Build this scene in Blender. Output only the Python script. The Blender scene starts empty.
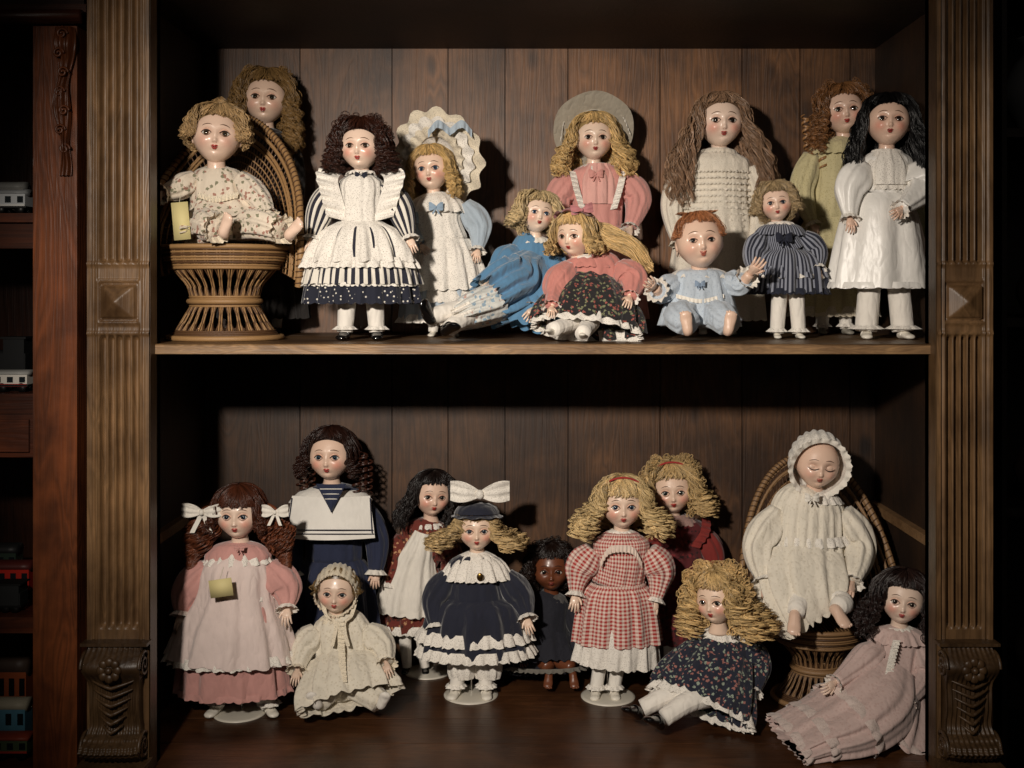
import bpy, math
import numpy as np
D=2.2; PX=.002; CX=.036; CZ=.95; HX=530.; HY=290.
SH={'u':CZ-54*PX,'l':0.0}
DEPTH=.60
def S(y): return (D+y)/D
def W(px,py,y):
    s=S(y)*PX
    return np.array([CX+(px-HX)*s, y, CZ+(HY-py)*s])
def lin(h):
    if not isinstance(h,str): return tuple(h)
    h=h.lstrip('#'); c=[int(h[i:i+2],16)/255 for i in (0,2,4)]
    return tuple(((x+.055)/1.055)**2.4 if x>.04045 else x/12.92 for x in c)
def hcol(h):
    c=np.array(lin(h))
    return (c*.76+np.array(lin('#d6ba96'))*.24)*1.08 if c[1]>.2 else c
# ---------------------------------------------------------------- materials
MC={}
def newmat(name):
    m=bpy.data.materials.new(name); m.use_nodes=True
    nt=m.node_tree; b=nt.nodes['Principled BSDF']
    return m,nt,b
def N(nt,t,**kw):
    n=nt.nodes.new(t)
    for k,v in kw.items(): setattr(n,k,v)
    return n
def mix(nt,f,a,b,mode='MIX'):
    n=N(nt,'ShaderNodeMix',data_type='RGBA',blend_type=mode)
    for sock,val in ((n.inputs[0],f),(n.inputs[6],a),(n.inputs[7],b)):
        if isinstance(val,bpy.types.NodeSocket): nt.links.new(val,sock)
        elif isinstance(val,(int,float)): sock.default_value=val
        else: sock.default_value=(*lin(val),1)
    return n.outputs[2]
def math_(nt,op,a,b=None,c=None):
    n=N(nt,'ShaderNodeMath',operation=op)
    for i,v in enumerate((a,b,c)):
        if v is None: continue
        if isinstance(v,bpy.types.NodeSocket): nt.links.new(v,n.inputs[i])
        else: n.inputs[i].default_value=v
    return n.outputs[0]
def bump(nt,b,h,strength=.3,dist=.002):
    n=N(nt,'ShaderNodeBump'); n.inputs['Strength'].default_value=strength; n.inputs['Distance'].default_value=dist
    nt.links.new(h,n.inputs['Height']); nt.links.new(n.outputs[0],b.inputs['Normal'])
def noise(nt,scale,detail=3,vec=None,rough=.5):
    n=N(nt,'ShaderNodeTexNoise'); n.inputs['Scale'].default_value=scale; n.inputs['Detail'].default_value=detail
    n.inputs['Roughness'].default_value=rough
    if vec is not None: nt.links.new(vec,n.inputs['Vector'])
    return n.outputs['Fac']
def cloth(col,kind='solid',c2=None,c3=None,nu=30,nv=10,rough=.85,sheen=.25,bs=.45,sc=90):
    key=('cloth',col,kind,c2,c3,nu,nv,rough,sc)
    if key in MC: return MC[key]
    m,nt,b=newmat('fabric_'+kind)
    tc=N(nt,'ShaderNodeTexCoord'); ob=tc.outputs['Object']; uv=tc.outputs['UV']
    sep=N(nt,'ShaderNodeSeparateXYZ'); nt.links.new(uv,sep.inputs[0])
    U,V=sep.outputs[0],sep.outputs[1]
    base=mix(nt,0.0,col,col)
    def stripe(s,n,th=.5,off=0):
        f=math_(nt,'FRACT',math_(nt,'MULTIPLY_ADD',s,float(n),off))
        return math_(nt,'GREATER_THAN',f,th)
    hgt=None
    if kind=='stripe':
        base=mix(nt,stripe(U,nu),col,c2)
    elif kind=='gingham':
        a=stripe(U,nu); c=stripe(V,nv)
        s=math_(nt,'MULTIPLY',math_(nt,'ADD',a,c),.5)
        base=mix(nt,s,col,c2)
    elif kind in('floral','dots'):
        vo=N(nt,'ShaderNodeTexVoronoi'); vo.inputs['Scale'].default_value=sc*(1.35 if kind=='floral' else 1)
        dn=N(nt,'ShaderNodeTexNoise'); dn.inputs['Scale'].default_value=160; nt.links.new(ob,dn.inputs['Vector'])
        va=N(nt,'ShaderNodeVectorMath',operation='MULTIPLY_ADD'); nt.links.new(dn.outputs['Color'],va.inputs[0]); va.inputs[1].default_value=(.01,)*3 if kind=='floral' else (0,0,0); nt.links.new(ob,va.inputs[2])
        nt.links.new(va.outputs[0],vo.inputs['Vector'])
        f=math_(nt,'LESS_THAN',vo.outputs['Distance'],.40 if kind=='floral' else .22)
        if kind=='floral':
            ss=N(nt,'ShaderNodeSeparateColor'); nt.links.new(vo.outputs['Color'],ss.inputs[0])
            pick=math_(nt,'GREATER_THAN',ss.outputs[0],.5)
            fc=mix(nt,pick,c2,c3)
            on=math_(nt,'MULTIPLY',f,math_(nt,'GREATER_THAN',ss.outputs[1],.25))
            base=mix(nt,on,col,fc)
        else: base=mix(nt,f,col,c2)
    elif kind=='lace':
        vo=N(nt,'ShaderNodeTexVoronoi'); vo.inputs['Scale'].default_value=sc*3
        nt.links.new(ob,vo.inputs['Vector'])
        f=math_(nt,'LESS_THAN',vo.outputs['Distance'],.3)
        base=mix(nt,math_(nt,'MULTIPLY',f,.5),col,c2 or '#6d6558'); hgt=vo.outputs['Distance']
    n1=noise(nt,28,4,ob)
    r=N(nt,'ShaderNodeMapRange'); nt.links.new(n1,r.inputs[0]); r.inputs[3].default_value=.82; r.inputs[4].default_value=1.08
    mul=N(nt,'ShaderNodeCombineColor')
    for i in range(3): nt.links.new(r.outputs[0],mul.inputs[i])
    base=mix(nt,1.0,base,mul.outputs[0],'MULTIPLY')
    nt.links.new(base,b.inputs['Base Color'])
    b.inputs['Roughness'].default_value=rough
    b.inputs['Sheen Weight'].default_value=sheen
    mp=N(nt,'ShaderNodeMapping'); nt.links.new(ob,mp.inputs[0]); mp.inputs['Scale'].default_value=(52,52,22)
    cn=noise(nt,1,1.5,mp.outputs[0],.45); rid=math_(nt,'ABSOLUTE',math_(nt,'SUBTRACT',cn,.5))
    wv=noise(nt,420,2,ob); h=math_(nt,'ADD',math_(nt,'MULTIPLY',rid,3.2),math_(nt,'MULTIPLY',wv,.12))
    if hgt is not None: h=math_(nt,'ADD',h,math_(nt,'MULTIPLY',hgt,.12))
    bump(nt,b,h,bs,.0045)
    MC[key]=m; return m
def plain(name,col,rough=.5,metal=0,coat=0,bs=0,sc=200):
    key=('plain',name,col)
    if key in MC: return MC[key]
    m,nt,b=newmat(name)
    f=noise(nt,sc,2)
    c=mix(nt,f,tuple(x*.88 for x in lin(col)),tuple(min(1,x*1.1) for x in lin(col)))
    nt.links.new(c,b.inputs['Base Color'])
    b.inputs['Roughness'].default_value=rough; b.inputs['Metallic'].default_value=metal
    b.inputs['Coat Weight'].default_value=coat
    if bs: bump(nt,b,f,bs,.002)
    MC[key]=m; return m
def attr(name,rough,spec=.5,coat=0,sheen=0):
    key=('attr',name)
    if key in MC: return MC[key]
    m,nt,b=newmat(name)
    a=N(nt,'ShaderNodeAttribute'); a.attribute_name='Col'
    f=noise(nt,300,2)
    c=mix(nt,math_(nt,'MULTIPLY',f,.05),a.outputs['Color'],'#20140c')
    nt.links.new(c,b.inputs['Base Color']); b.inputs['Roughness'].default_value=rough
    b.inputs['Specular IOR Level'].default_value=spec; b.inputs['Coat Weight'].default_value=coat
    b.inputs['Coat Roughness'].default_value=.15
    MC[key]=m; return m
def wood(name,dark,mid,light,axis='z',rough=.55,sc=1.0,knots=False):
    key=('wood',name)
    if key in MC: return MC[key]
    m,nt,b=newmat(name)
    tc=N(nt,'ShaderNodeTexCoord'); a=N(nt,'ShaderNodeAttribute'); a.attribute_name='Col'
    ss=N(nt,'ShaderNodeSeparateColor'); nt.links.new(a.outputs['Color'],ss.inputs[0])
    add=N(nt,'ShaderNodeVectorMath',operation='MULTIPLY_ADD')
    nt.links.new(a.outputs['Color'],add.inputs[0]); add.inputs[1].default_value=(7,5,9); nt.links.new(tc.outputs['Object'],add.inputs[2])
    mp=N(nt,'ShaderNodeMapping'); nt.links.new(add.outputs[0],mp.inputs[0])
    s=[9*sc]*3; s['xyz'.index(axis)]=1.1*sc; mp.inputs['Scale'].default_value=s
    d=N(nt,'ShaderNodeTexNoise'); d.inputs['Scale'].default_value=1.3; d.inputs['Detail'].default_value=3; d.inputs['Distortion'].default_value=1.6
    nt.links.new(mp.outputs[0],d.inputs['Vector'])
    rings=math_(nt,'FRACT',math_(nt,'MULTIPLY',d.outputs['Fac'],9.))
    tri=math_(nt,'ABSOLUTE',math_(nt,'SUBTRACT',rings,.5))
    mp2=N(nt,'ShaderNodeMapping'); nt.links.new(add.outputs[0],mp2.inputs[0])
    s2=[140.]*3; s2['xyz'.index(axis)]=4.; mp2.inputs['Scale'].default_value=s2
    fine=noise(nt,1,4,mp2.outputs[0],.65)
    big=noise(nt,4.5,5,tc.outputs['Object'],.6)
    c1=mix(nt,math_(nt,'MULTIPLY',tri,1.7),mid,dark)
    c2=mix(nt,math_(nt,'MULTIPLY',fine,.6),c1,light)
    mr=N(nt,'ShaderNodeMapRange'); nt.links.new(big,mr.inputs[0]); mr.inputs[1].default_value=.36; mr.inputs[2].default_value=.66; mr.inputs[3].default_value=.78; mr.inputs[4].default_value=0
    c3=mix(nt,mr.outputs[0],c2,dark)
    if knots:
        mp3=N(nt,'ShaderNodeMapping'); nt.links.new(tc.outputs['Object'],mp3.inputs[0]); mp3.inputs['Scale'].default_value=(6.5,1,3.2)
        vo=N(nt,'ShaderNodeTexVoronoi'); vo.inputs['Scale'].default_value=1; nt.links.new(mp3.outputs[0],vo.inputs['Vector'])
        k=N(nt,'ShaderNodeMapRange'); nt.links.new(vo.outputs['Distance'],k.inputs[0]); k.inputs[1].default_value=.05; k.inputs[2].default_value=.14; k.inputs[3].default_value=.9; k.inputs[4].default_value=0
        c3=mix(nt,k.outputs[0],c3,dark)
    gr=N(nt,'ShaderNodeCombineColor')
    for i in range(3): nt.links.new(ss.outputs[0],gr.inputs[i])
    c4=mix(nt,1.0,c3,gr.outputs[0],'MULTIPLY')
    nt.links.new(c4,b.inputs['Base Color']); b.inputs['Roughness'].default_value=rough
    bump(nt,b,math_(nt,'ADD',fine,math_(nt,'MULTIPLY',tri,.4)),.45,.0018)
    MC[key]=m; return m
# ---------------------------------------------------------------- mesh builder
def nz(v):
    v=np.asarray(v,float); return v/np.maximum(np.linalg.norm(v,axis=-1,keepdims=True),1e-9)
def cr(A,m):
    A=np.asarray(A,float); n=len(A)
    if n==2:
        t=np.linspace(0,1,m)[:,None]; return A[0]*(1-t)+A[1]*t
    E=np.vstack([2*A[0]-A[1],A,2*A[-1]-A[-2]])
    t=np.linspace(0,n-1-1e-6,m); i=t.astype(int); f=(t-i)[:,None]
    p0,p1,p2,p3=E[i],E[i+1],E[i+2],E[i+3]
    return .5*((2*p1)+(-p0+p2)*f+(2*p0-5*p1+4*p2-p3)*f*f+(-p0+3*p1-3*p2+p3)*f**3)
class MB:
    def __init__(s): s.v=[];s.f=[];s.uv=[];s.c=[];s.m=[];s.n=0;s.mats=[]
    def mi(s,mat):
        if mat not in s.mats: s.mats.append(mat)
        return s.mats.index(mat)
    def raw(s,V,F,mat,UV=None,col=None):
        V=np.asarray(V,float).reshape(-1,3); F=np.asarray(F).reshape(-1,4)
        s.v.append(V); s.f.append(F+s.n); s.n+=len(V)
        s.uv.append(np.zeros((len(V),2)) if UV is None else UV.reshape(-1,2))
        c=np.ones((len(V),4))
        if col is not None: c[:,:3]=np.asarray(col).reshape(-1,3)
        s.c.append(c); s.m.append(np.full(len(F),s.mi(mat)))
    def grid(s,P,mat,UV=None,col=None,wrap=False):
        a,b=P.shape[:2]; idx=np.arange(a*b).reshape(a,b)
        if wrap: idx=np.concatenate([idx,idx[:,:1]],1)
        q=np.stack([idx[:-1,:-1],idx[:-1,1:],idx[1:,1:],idx[1:,:-1]],-1)
        s.raw(P,q,mat,UV,col)
    def box(s,lo,hi,mat,col=None,bev=0):
        x0,y0,z0=lo;x1,y1,z1=hi
        c=lambda a:np.array(a,float)
        for q in ([(x0,y0,z0),(x1,y0,z0),(x1,y0,z1),(x0,y0,z1)],[(x1,y1,z0),(x0,y1,z0),(x0,y1,z1),(x1,y1,z1)],
                  [(x0,y1,z0),(x0,y0,z0),(x0,y0,z1),(x0,y1,z1)],[(x1,y0,z0),(x1,y1,z0),(x1,y1,z1),(x1,y0,z1)],
                  [(x0,y0,z1),(x1,y0,z1),(x1,y1,z1),(x0,y1,z1)],[(x0,y1,z0),(x1,y1,z0),(x1,y0,z0),(x0,y0,z0)]):
            s.raw(c(q),[[0,1,2,3]],mat,None,None if col is None else np.tile(col,(4,1)))
    def tubes(s,Pt,rad,mat,sides=4,cols=None,ref=(.25,1,.12)):
        Pt=np.asarray(Pt,float)
        if Pt.ndim==2: Pt=Pt[None]
        n,M=Pt.shape[:2]; rad=np.broadcast_to(np.asarray(rad,float),(n,M))
        T=nz(np.gradient(Pt,axis=1)); A=nz(np.cross(T,np.broadcast_to(nz(ref),T.shape))); B=np.cross(T,A)
        th=np.arange(sides)*2*np.pi/sides
        R=Pt[:,:,None]+rad[:,:,None,None]*(A[:,:,None]*np.cos(th)[:,None]+B[:,:,None]*np.sin(th)[:,None])
        idx=np.arange(n*M*sides).reshape(n,M,sides); j=np.roll(idx,-1,2)
        q=np.stack([idx[:,:-1],j[:,:-1],j[:,1:],idx[:,1:]],-1)
        col=None
        if cols is not None: col=np.broadcast_to(np.asarray(cols,float).reshape(n,-1,1,3),(n,M,sides,3))
        s.raw(R,q,mat,None,col)
    def sweep(s,pts,mat,n=20,m=None,side=(1,0,0),fold=0,nf=12,cap=True,rng=None,arc=None,k=1,col=None,hem=0):
        A=np.array(pts,float); m=m or 6*(len(A)-1)+1
        B=cr(A,m); C=B[:,:3]; rw=np.clip(B[:,3],0,None); rh=np.clip(B[:,4],0,None)
        T=nz(np.gradient(C,axis=0)); sd=nz(np.array(side,float))
        Sv=nz(sd-T*(T@sd)[:,None]); Nv=np.cross(T,Sv)
        if arc: th=np.radians(np.linspace(90-arc,90+arc,n+1))
        else: th=-np.pi/2+np.linspace(0,2*np.pi,n+1)
        fo=np.interp(np.linspace(0,1,m),np.linspace(0,1,len(np.atleast_1d(fold))),np.atleast_1d(fold)) if np.size(fold)>1 else np.full(m,float(fold))
        ph=(rng.uniform(0,6.28,4) if rng is not None else np.zeros(4))
        ww=np.linspace(0,1,m)[:,None]
        F=.62*np.sin(nf*th+ph[0]+.5*ww)+.28*np.sin((2*nf-3)*th+ph[1]-ww)+.25*np.sin((nf//2+1)*th+ph[2])
        sc=1+fo[:,None]*F
        P=C[:,None]+Sv[:,None]*(rw[:,None]*np.cos(th)*sc)[...,None]+Nv[:,None]*(rh[:,None]*np.sin(th)*sc)[...,None]
        if hem: P[-1]+=T[-1]*(hem*(np.abs(np.sin(nf*th))-.5))[:,None]
        al=np.concatenate([[0],np.cumsum(np.linalg.norm(np.diff(C,axis=0),axis=1))])/(100*k)
        UV=np.stack(np.broadcast_arrays(np.linspace(0,1,n+1)[None],al[:,None]),-1)
        if cap:
            P=np.concatenate([np.repeat(C[:1,None],n+1,1),P,np.repeat(C[-1:,None],n+1,1)])
            UV=np.concatenate([UV[:1],UV,UV[-1:]])
        cc=None if col is None else np.broadcast_to(np.asarray(col,float),P.shape)
        s.grid(P,mat,UV,cc)
        return P
    def ellip(s,c,r,mat,n=14,m=10,M3=None,col=None):
        th=np.linspace(0,2*np.pi,n,endpoint=False); ph=np.linspace(-np.pi/2,np.pi/2,m)
        P=np.stack([np.cos(ph)[:,None]*np.cos(th)*r[0],np.cos(ph)[:,None]*np.sin(th)*r[1],np.sin(ph)[:,None]*np.ones(n)*r[2]],-1)
        if M3 is not None: P=P@np.asarray(M3).T
        s.grid(P+np.asarray(c),mat,None,None if col is None else np.broadcast_to(np.asarray(col,float),P.shape),wrap=True)
    def build(s,name,parent=None,zmin=None):
        V=np.concatenate(s.v); F=np.concatenate(s.f)
        if zmin is not None: V[:,2]=np.maximum(V[:,2],zmin)
        me=bpy.data.meshes.new(name)
        me.vertices.add(len(V)); me.vertices.foreach_set('co',V.astype(np.float32).ravel())
        me.loops.add(F.size); me.loops.foreach_set('vertex_index',F.astype(np.int32).ravel())
        me.polygons.add(len(F)); me.polygons.foreach_set('loop_start',(np.arange(len(F))*4).astype(np.int32))
        uv=me.uv_layers.new(name='UVMap'); U=np.concatenate(s.uv)
        uv.data.foreach_set('uv',U[F.ravel()].astype(np.float32).ravel())
        ca=me.color_attributes.new('Col','FLOAT_COLOR','POINT')
        ca.data.foreach_set('color',np.concatenate(s.c).astype(np.float32).ravel())
        for mt in s.mats: me.materials.append(mt)
        me.polygons.foreach_set('material_index',np.concatenate(s.m).astype(np.int32))
        me.polygons.foreach_set('use_smooth',np.ones(len(F),bool))
        me.update(calc_edges=True)
        o=bpy.data.objects.new(name,me); bpy.context.collection.objects.link(o)
        if parent: o.parent=parent
        return o
def empty(name,loc=(0,0,0)):
    e=bpy.data.objects.new(name,None); e.empty_display_size=.05; e.location=loc
    bpy.context.collection.objects.link(e); return e
# ---------------------------------------------------------------- doll head shape
HZ=1.17
def headf(d):
    x,y,z=d[...,0],d[...,1],d[...,2]
    low=np.clip(-z,0,1)
    X=x*(1-.27*low**1.9); Z=z*HZ
    Y=np.where(y>0,1.02*np.abs(y)**.82,-1.12*np.abs(y))
    Y=np.where(y>0,Y*(1-.10*low**2),Y*(1-.38*low**1.3))
    X=X+.05*np.sign(x)*np.exp(-((z+.42)/.25)**2)*np.clip(y+.3,0,1)
    f=np.clip(y*4,0,1); g=lambda a,sa,b,sb:np.exp(-((a/sa)**2+(b/sb)**2))
    Y=Y+f*(.16*g(X,.085,Z+.36,.09)+.06*g(X,.09,Z+.14,.2)+.05*g(np.abs(X)-.07,.05,Z+.38,.05)
      -.14*g(np.abs(X)-.37,.21,Z-.0,.16)+.06*g(X,.18,Z+.61,.08)+.08*g(X,.2,Z+.95,.12)
      +.03*g(np.abs(X)-.3,.3,Z-.28,.12)+.08*g(np.abs(X)-.48,.22,Z+.43,.22)-.04*g(X,.2,Z+.77,.05))
    return np.stack([X,Y,Z],-1)
def dirv(az,el):
    return np.stack([np.sin(az)*np.cos(el),np.cos(az)*np.cos(el),np.sin(el)*np.ones_like(az)],-1)
def facept(u,v):
    az=u; el=v/HZ
    az=np.array(float(az)); el=np.array(float(el))
    for _ in range(12):
        p=headf(dirv(az,el)); az=az+(u-p[0])*.8; el=el+(v-p[2])*.7
    return headf(dirv(az,el))
HAIR=attr('doll_hair',.36,.5)
SKIN=attr('porcelain_skin',.36,.45,.22)
EYEW=plain('eye_white','#dcd5c9',.2,coat=.3); BLK=plain('eye_black','#0a0807',.12,coat=.6)
LASH=plain('lash','#2a1a12',.6)
PALE=np.array(lin('#f1decd'))
class Doll:
    def __init__(s,name,px,y,shelf,seed=1,z0=None):
        s.y=y; s.z0=SH[shelf] if z0 is None else z0
        b=W(px,HY,y); s.base=np.array([b[0],y,s.z0]); s.k=PX*S(y); s.parts={}; s.name=name
        s.rng=np.random.default_rng(seed); s.skin=lin('#e2b89c'); s.clamp=0.0005
    def P(s,px,py,f=0): return W(px,py,s.y-f*s.k)-s.base
    def mb(s,p): return s.parts.setdefault(p,MB())
    def pt(s,t):
        p=s.P(*t[:3]); rw=t[3]*s.k; rh=(t[4] if len(t)>4 else t[3])*s.k
        return [*p,rw,rh]
    def sw(s,part,pts,mat,**kw):
        kw.setdefault('rng',s.rng); kw['k']=s.k
        if 'hem' in kw: kw['hem']*=s.k
        s.mb(part).sweep([s.pt(t) for t in pts],mat,**kw)
    def tiers(s,part,pts,mat,ts,side=(1,0,0),grow=1.06,flare=1.14,ln=.07,nf=22,amp=.07,skirt_n=None):
        A=np.array([s.pt(t) for t in pts]); B=cr(A,101)
        for t in ts:
            i=int(t*100); j=min(100,int((t+ln)*100)); a=B[i].copy(); b=B[j].copy(); mid=(a+b)/2
            a[3:]*=grow; mid[3:]*=(grow+flare)/2+.02; b[3:]*=flare
            s.mb(part).sweep([a,mid,b],mat,n=nf*6,m=7,side=side,fold=[.02,amp],nf=nf,cap=False,rng=s.rng)
    def rib(s,part,pts,vec,w,mat,amp=2,freq=8,nrm=(0,-1,0)):
        A=np.array([s.P(*t) for t in pts]); m=int(freq*7)
        C=cr(A,m); t=np.linspace(0,1,m); j=np.linspace(0,1,4)
        vec=nz(np.array(vec,float)); vec=np.broadcast_to(vec,(m,3))[:,None]
        a=amp*s.k*np.sin(2*np.pi*freq*t)
        P=C[:,None]+vec*(w*s.k*j)[None,:,None]+np.array(nrm)[None,None]*(a[:,None]*j[None]+1.0*s.k*j[None])[...,None]
        s.mb(part).grid(P,mat)
    # head ----------------------------------------------------
    def head(s,px,chin,R,yaw=0,pitch=0,roll=0,iris='#2c3d55',lips='#a8342c',f=4,closed=False,blush=.62,brow='#5c3e2a',skin=None,smile=.02,eye=1.14):
        if skin: s.skin=lin(skin)
        sk=np.array(s.skin)
        if sk.mean()>.25: sk=sk*.5+PALE*.5
        s.skin=tuple(sk)
        s.R=R*s.k; s.hc=s.P(px,chin-1.15*R,f)
        y,p,r=map(math.radians,(yaw,pitch,roll))
        Rr=np.array([[math.cos(r),0,math.sin(r)],[0,1,0],[-math.sin(r),0,math.cos(r)]])
        Rp=np.array([[1,0,0],[0,math.cos(p),-math.sin(p)],[0,math.sin(p),math.cos(p)]])
        Ry=np.array([[math.cos(y),math.sin(y),0],[-math.sin(y),math.cos(y),0],[0,0,1]])
        F=np.diag([1,-1,1]); s.HM=F@Ry@Rp@Rr
        mb=s.mb('head'); t=np.linspace(-1,1,85); az=np.pi*(.45*t+.55*t**3)
        el=np.linspace(-np.pi/2,np.pi/2,72)
        A,E=np.meshgrid(az,el); Q=headf(dirv(A,E))
        c=np.broadcast_to(sk,Q.shape).copy()
        fr=(dirv(A,E)[...,1]>0)
        bl=blush*1.1*fr*np.exp(-(((np.abs(Q[...,0])-.5)/.25)**2+((Q[...,2]+.38)/.24)**2))
        c=c*(1-bl[...,None])+bl[...,None]*np.array([.76,.28,.20])*(.3+.7*min(1,sk.mean()/.5))
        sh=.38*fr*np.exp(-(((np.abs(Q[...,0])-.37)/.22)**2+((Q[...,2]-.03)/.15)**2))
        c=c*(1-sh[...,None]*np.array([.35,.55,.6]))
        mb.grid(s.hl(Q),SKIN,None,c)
        for sd in(-1,1):
            ear=np.array([sd*.97,-.05,-.15]); mb.ellip(s.hl(ear),np.array([.08,.16,.24])*s.R,SKIN,M3=s.HM,col=s.skin)
            u=sd*.38; v=-.04; p0=facept(u,v)
            rr=s.R*eye
            if not closed:
                mb.ellip(s.hl(p0-[0,.055,0]),np.array([.175,.115,.118])*rr,EYEW,18,12,s.HM)
                g=p0+np.array([0,.03*eye,0.0])
                mb.ellip(s.hl(g),np.array([.105,.045,.106])*rr,plain('iris'+iris,iris,.1,coat=1),16,8,s.HM)
                mb.ellip(s.hl(g+[0,.03*eye,0]),np.array([.058,.022,.058])*rr,BLK,12,8,s.HM)
                a=np.linspace(-1,1,11)
                L=np.array([s.hl(facept(u+.2*eye*q,v+.14*eye*(1-q*q)+.01)+[0,.01,0]) for q in a])
                mb.tubes(L,.035*s.R*(1.05-a**2*.7),SKIN,8,(sk*np.array([.90,.76,.72]))[None,None])
                arcs=[(.105,.19,.03,LASH),(-.105,.17,.012,plain('lash_low','#6a4636',.7))]
            else: 
                mb.ellip(s.hl(p0-[0,.06,0]),np.array([.22,.13,.15])*s.R,SKIN,18,12,s.HM,col=np.array(s.skin)*.95); arcs=[(-.09,.22,.024,LASH)]
            for h,w,rad,mt in arcs:
                a=np.linspace(-1,1,9); h*=eye;w*=eye
                L=np.array([s.hl(facept(u+w*q,v+h*(1-q*q))+[0,.05 if not closed else .09,0]) for q in a])
                mb.tubes(L,rad*s.R*(1.05-a**2*.7),mt,5)
            a=np.linspace(-1,1,9)
            L=np.array([s.hl(facept(sd*(.37+.21*q),.27+.06*(1-q*q)-.03*q)+[0,.0,0]) for q in a])
            mb.tubes(L,.021*s.R*(1.1-a**2*.8),plain('brow'+brow,brow,.8),5)
            mb.ellip(s.hl(facept(sd*.06,-.44)-[0,.0,0]),np.array([.022,.012,.016])*s.R,plain('nostril','#8a4a3c',.7),8,6,s.HM)
        a=np.linspace(-1,1,13); LM=plain('lip'+lips,lips,.3,coat=.3)
        up=np.array([s.hl(facept(.165*q,-.60+.03*(1-abs(q))**.5-.025*np.exp(-(q/.15)**2)+smile*abs(q))-[0,.01,0]) for q in a])
        lo=np.array([s.hl(facept(.13*q,-.67+.03*q*q+smile*abs(q))-[0,.01,0]) for q in a])
        mb.tubes(up,s.R*.045*(1.05-a**2*.95),LM,8); mb.tubes(lo,s.R*.056*(1.05-a**2*.95),LM,8)
        mid=np.array([s.hl(facept(.15*q,-.635+smile*abs(q)*1.2)+[0,.025,0]) for q in a])
        mb.tubes(mid,s.R*.012*(1.05-a**2*.8),plain('mouth','#4a1a16',.6),5)
        n0=s.hl(np.array([0,-.15,-.7])); n1=n0+np.array([0,.1*s.R,-1.0*s.R])
        mb.sweep([[*n0,.42*s.R,.42*s.R],[*(n0*.5+n1*.5),.38*s.R,.38*s.R],[*n1,.55*s.R,.45*s.R]],SKIN,16,col=s.skin)
        return s
    def hl(s,q): return s.hc+(np.asarray(q)*s.R)@s.HM.T
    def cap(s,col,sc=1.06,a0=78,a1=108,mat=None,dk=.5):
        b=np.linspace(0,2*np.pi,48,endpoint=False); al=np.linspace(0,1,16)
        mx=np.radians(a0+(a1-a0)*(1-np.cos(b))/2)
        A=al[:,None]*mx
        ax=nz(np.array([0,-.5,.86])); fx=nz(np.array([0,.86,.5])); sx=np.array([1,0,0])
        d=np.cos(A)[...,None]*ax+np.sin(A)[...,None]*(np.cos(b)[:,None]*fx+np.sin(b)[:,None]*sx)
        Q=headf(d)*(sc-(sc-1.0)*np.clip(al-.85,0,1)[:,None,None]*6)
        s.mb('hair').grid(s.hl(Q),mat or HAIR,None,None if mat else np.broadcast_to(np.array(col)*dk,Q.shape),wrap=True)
    def strands(s,Q,rad,cols,ch=5,off=.065):
        n,M=Q.shape[:2]; g=s.rng; t=np.linspace(0,1,M)
        for c in range(ch):
            a=g.uniform(0,6.28,(n,1)); o=off*g.uniform(.5,1.4,(n,1))*(.4+.6*np.sin(t*2.6))[None]
            w=a+t[None]*g.uniform(1,4,(n,1))
            q=Q+np.stack([o*np.cos(w),o*np.sin(w),.5*o*np.sin(w*1.3)],-1)
            s.mb('hair').tubes(s.hl(q.reshape(-1,3)).reshape(q.shape),np.asarray(rad)*.68,HAIR,3,np.asarray(cols)*g.uniform(.7,1.3,(n,1,1)))
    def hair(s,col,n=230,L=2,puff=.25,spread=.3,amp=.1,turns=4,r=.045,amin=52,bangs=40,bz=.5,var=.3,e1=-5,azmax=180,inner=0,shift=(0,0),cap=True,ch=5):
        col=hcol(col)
        if cap: s.cap(col)
        g=s.rng; r=r*.52; bangs=int(bangs*1.3)
        M=max(18,int(turns*6)+8); t=np.linspace(0,1,M)[None]; th=.36 if L>.8 else .6
        sd=np.where(np.arange(n)%2==0,1,-1); az=np.radians(g.uniform(amin,azmax,n))
        lay=g.uniform(0,1,n)**.7; ee=np.radians(g.uniform(e1-12,e1+10,n)); u0=np.clip(t/th,0,1); u1=np.clip((t-th)/(1-th),0,1)
        el=np.radians(86)+(ee[:,None]-np.radians(86))*u0
        azz=(sd*az)[:,None]*np.ones_like(t)
        Q=headf(dirv(azz,el))*(1.05+puff*lay[:,None]*(.5+.5*np.sin(u0*np.pi/2)))[...,None]
        hx=np.sin(azz); hy=np.cos(azz)
        z0=Q[...,2]; Li=(L*g.uniform(.68,1.02,n))[:,None]
        Q[...,2]=z0-u1*(Li+z0[:,-1:])
        gg=spread*np.sin(u1*np.pi*.62)*(.4+.6*lay[:,None])-inner*u1**2
        Q[...,0]+=hx*gg+shift[0]*u1; Q[...,1]+=hy*gg*.6+shift[1]*u1
        ph=g.uniform(0,6.28,n)[:,None]; w=2*np.pi*turns*(t)*g.uniform(.85,1.15,n)[:,None]+ph
        a=amp*g.uniform(.6,1.2,n)[:,None]*np.clip(t/.35,.15,1)
        Q[...,0]+=a*(np.cos(w)*hx+np.sin(w)*hy); Q[...,1]+=a*(np.cos(w)*hy-np.sin(w)*hx)
        Q[...,2]+=a*.4*np.sin(w)*(1-u1)
        cl=col*g.uniform(1-var,1+var,(n,1))
        rad=r*s.R*g.uniform(.7,1.3,(n,1))*(1-.55*t**3)
        s.strands(Q,rad,cl[:,None]*(.75+.35*t[...,None]),ch)
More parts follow.
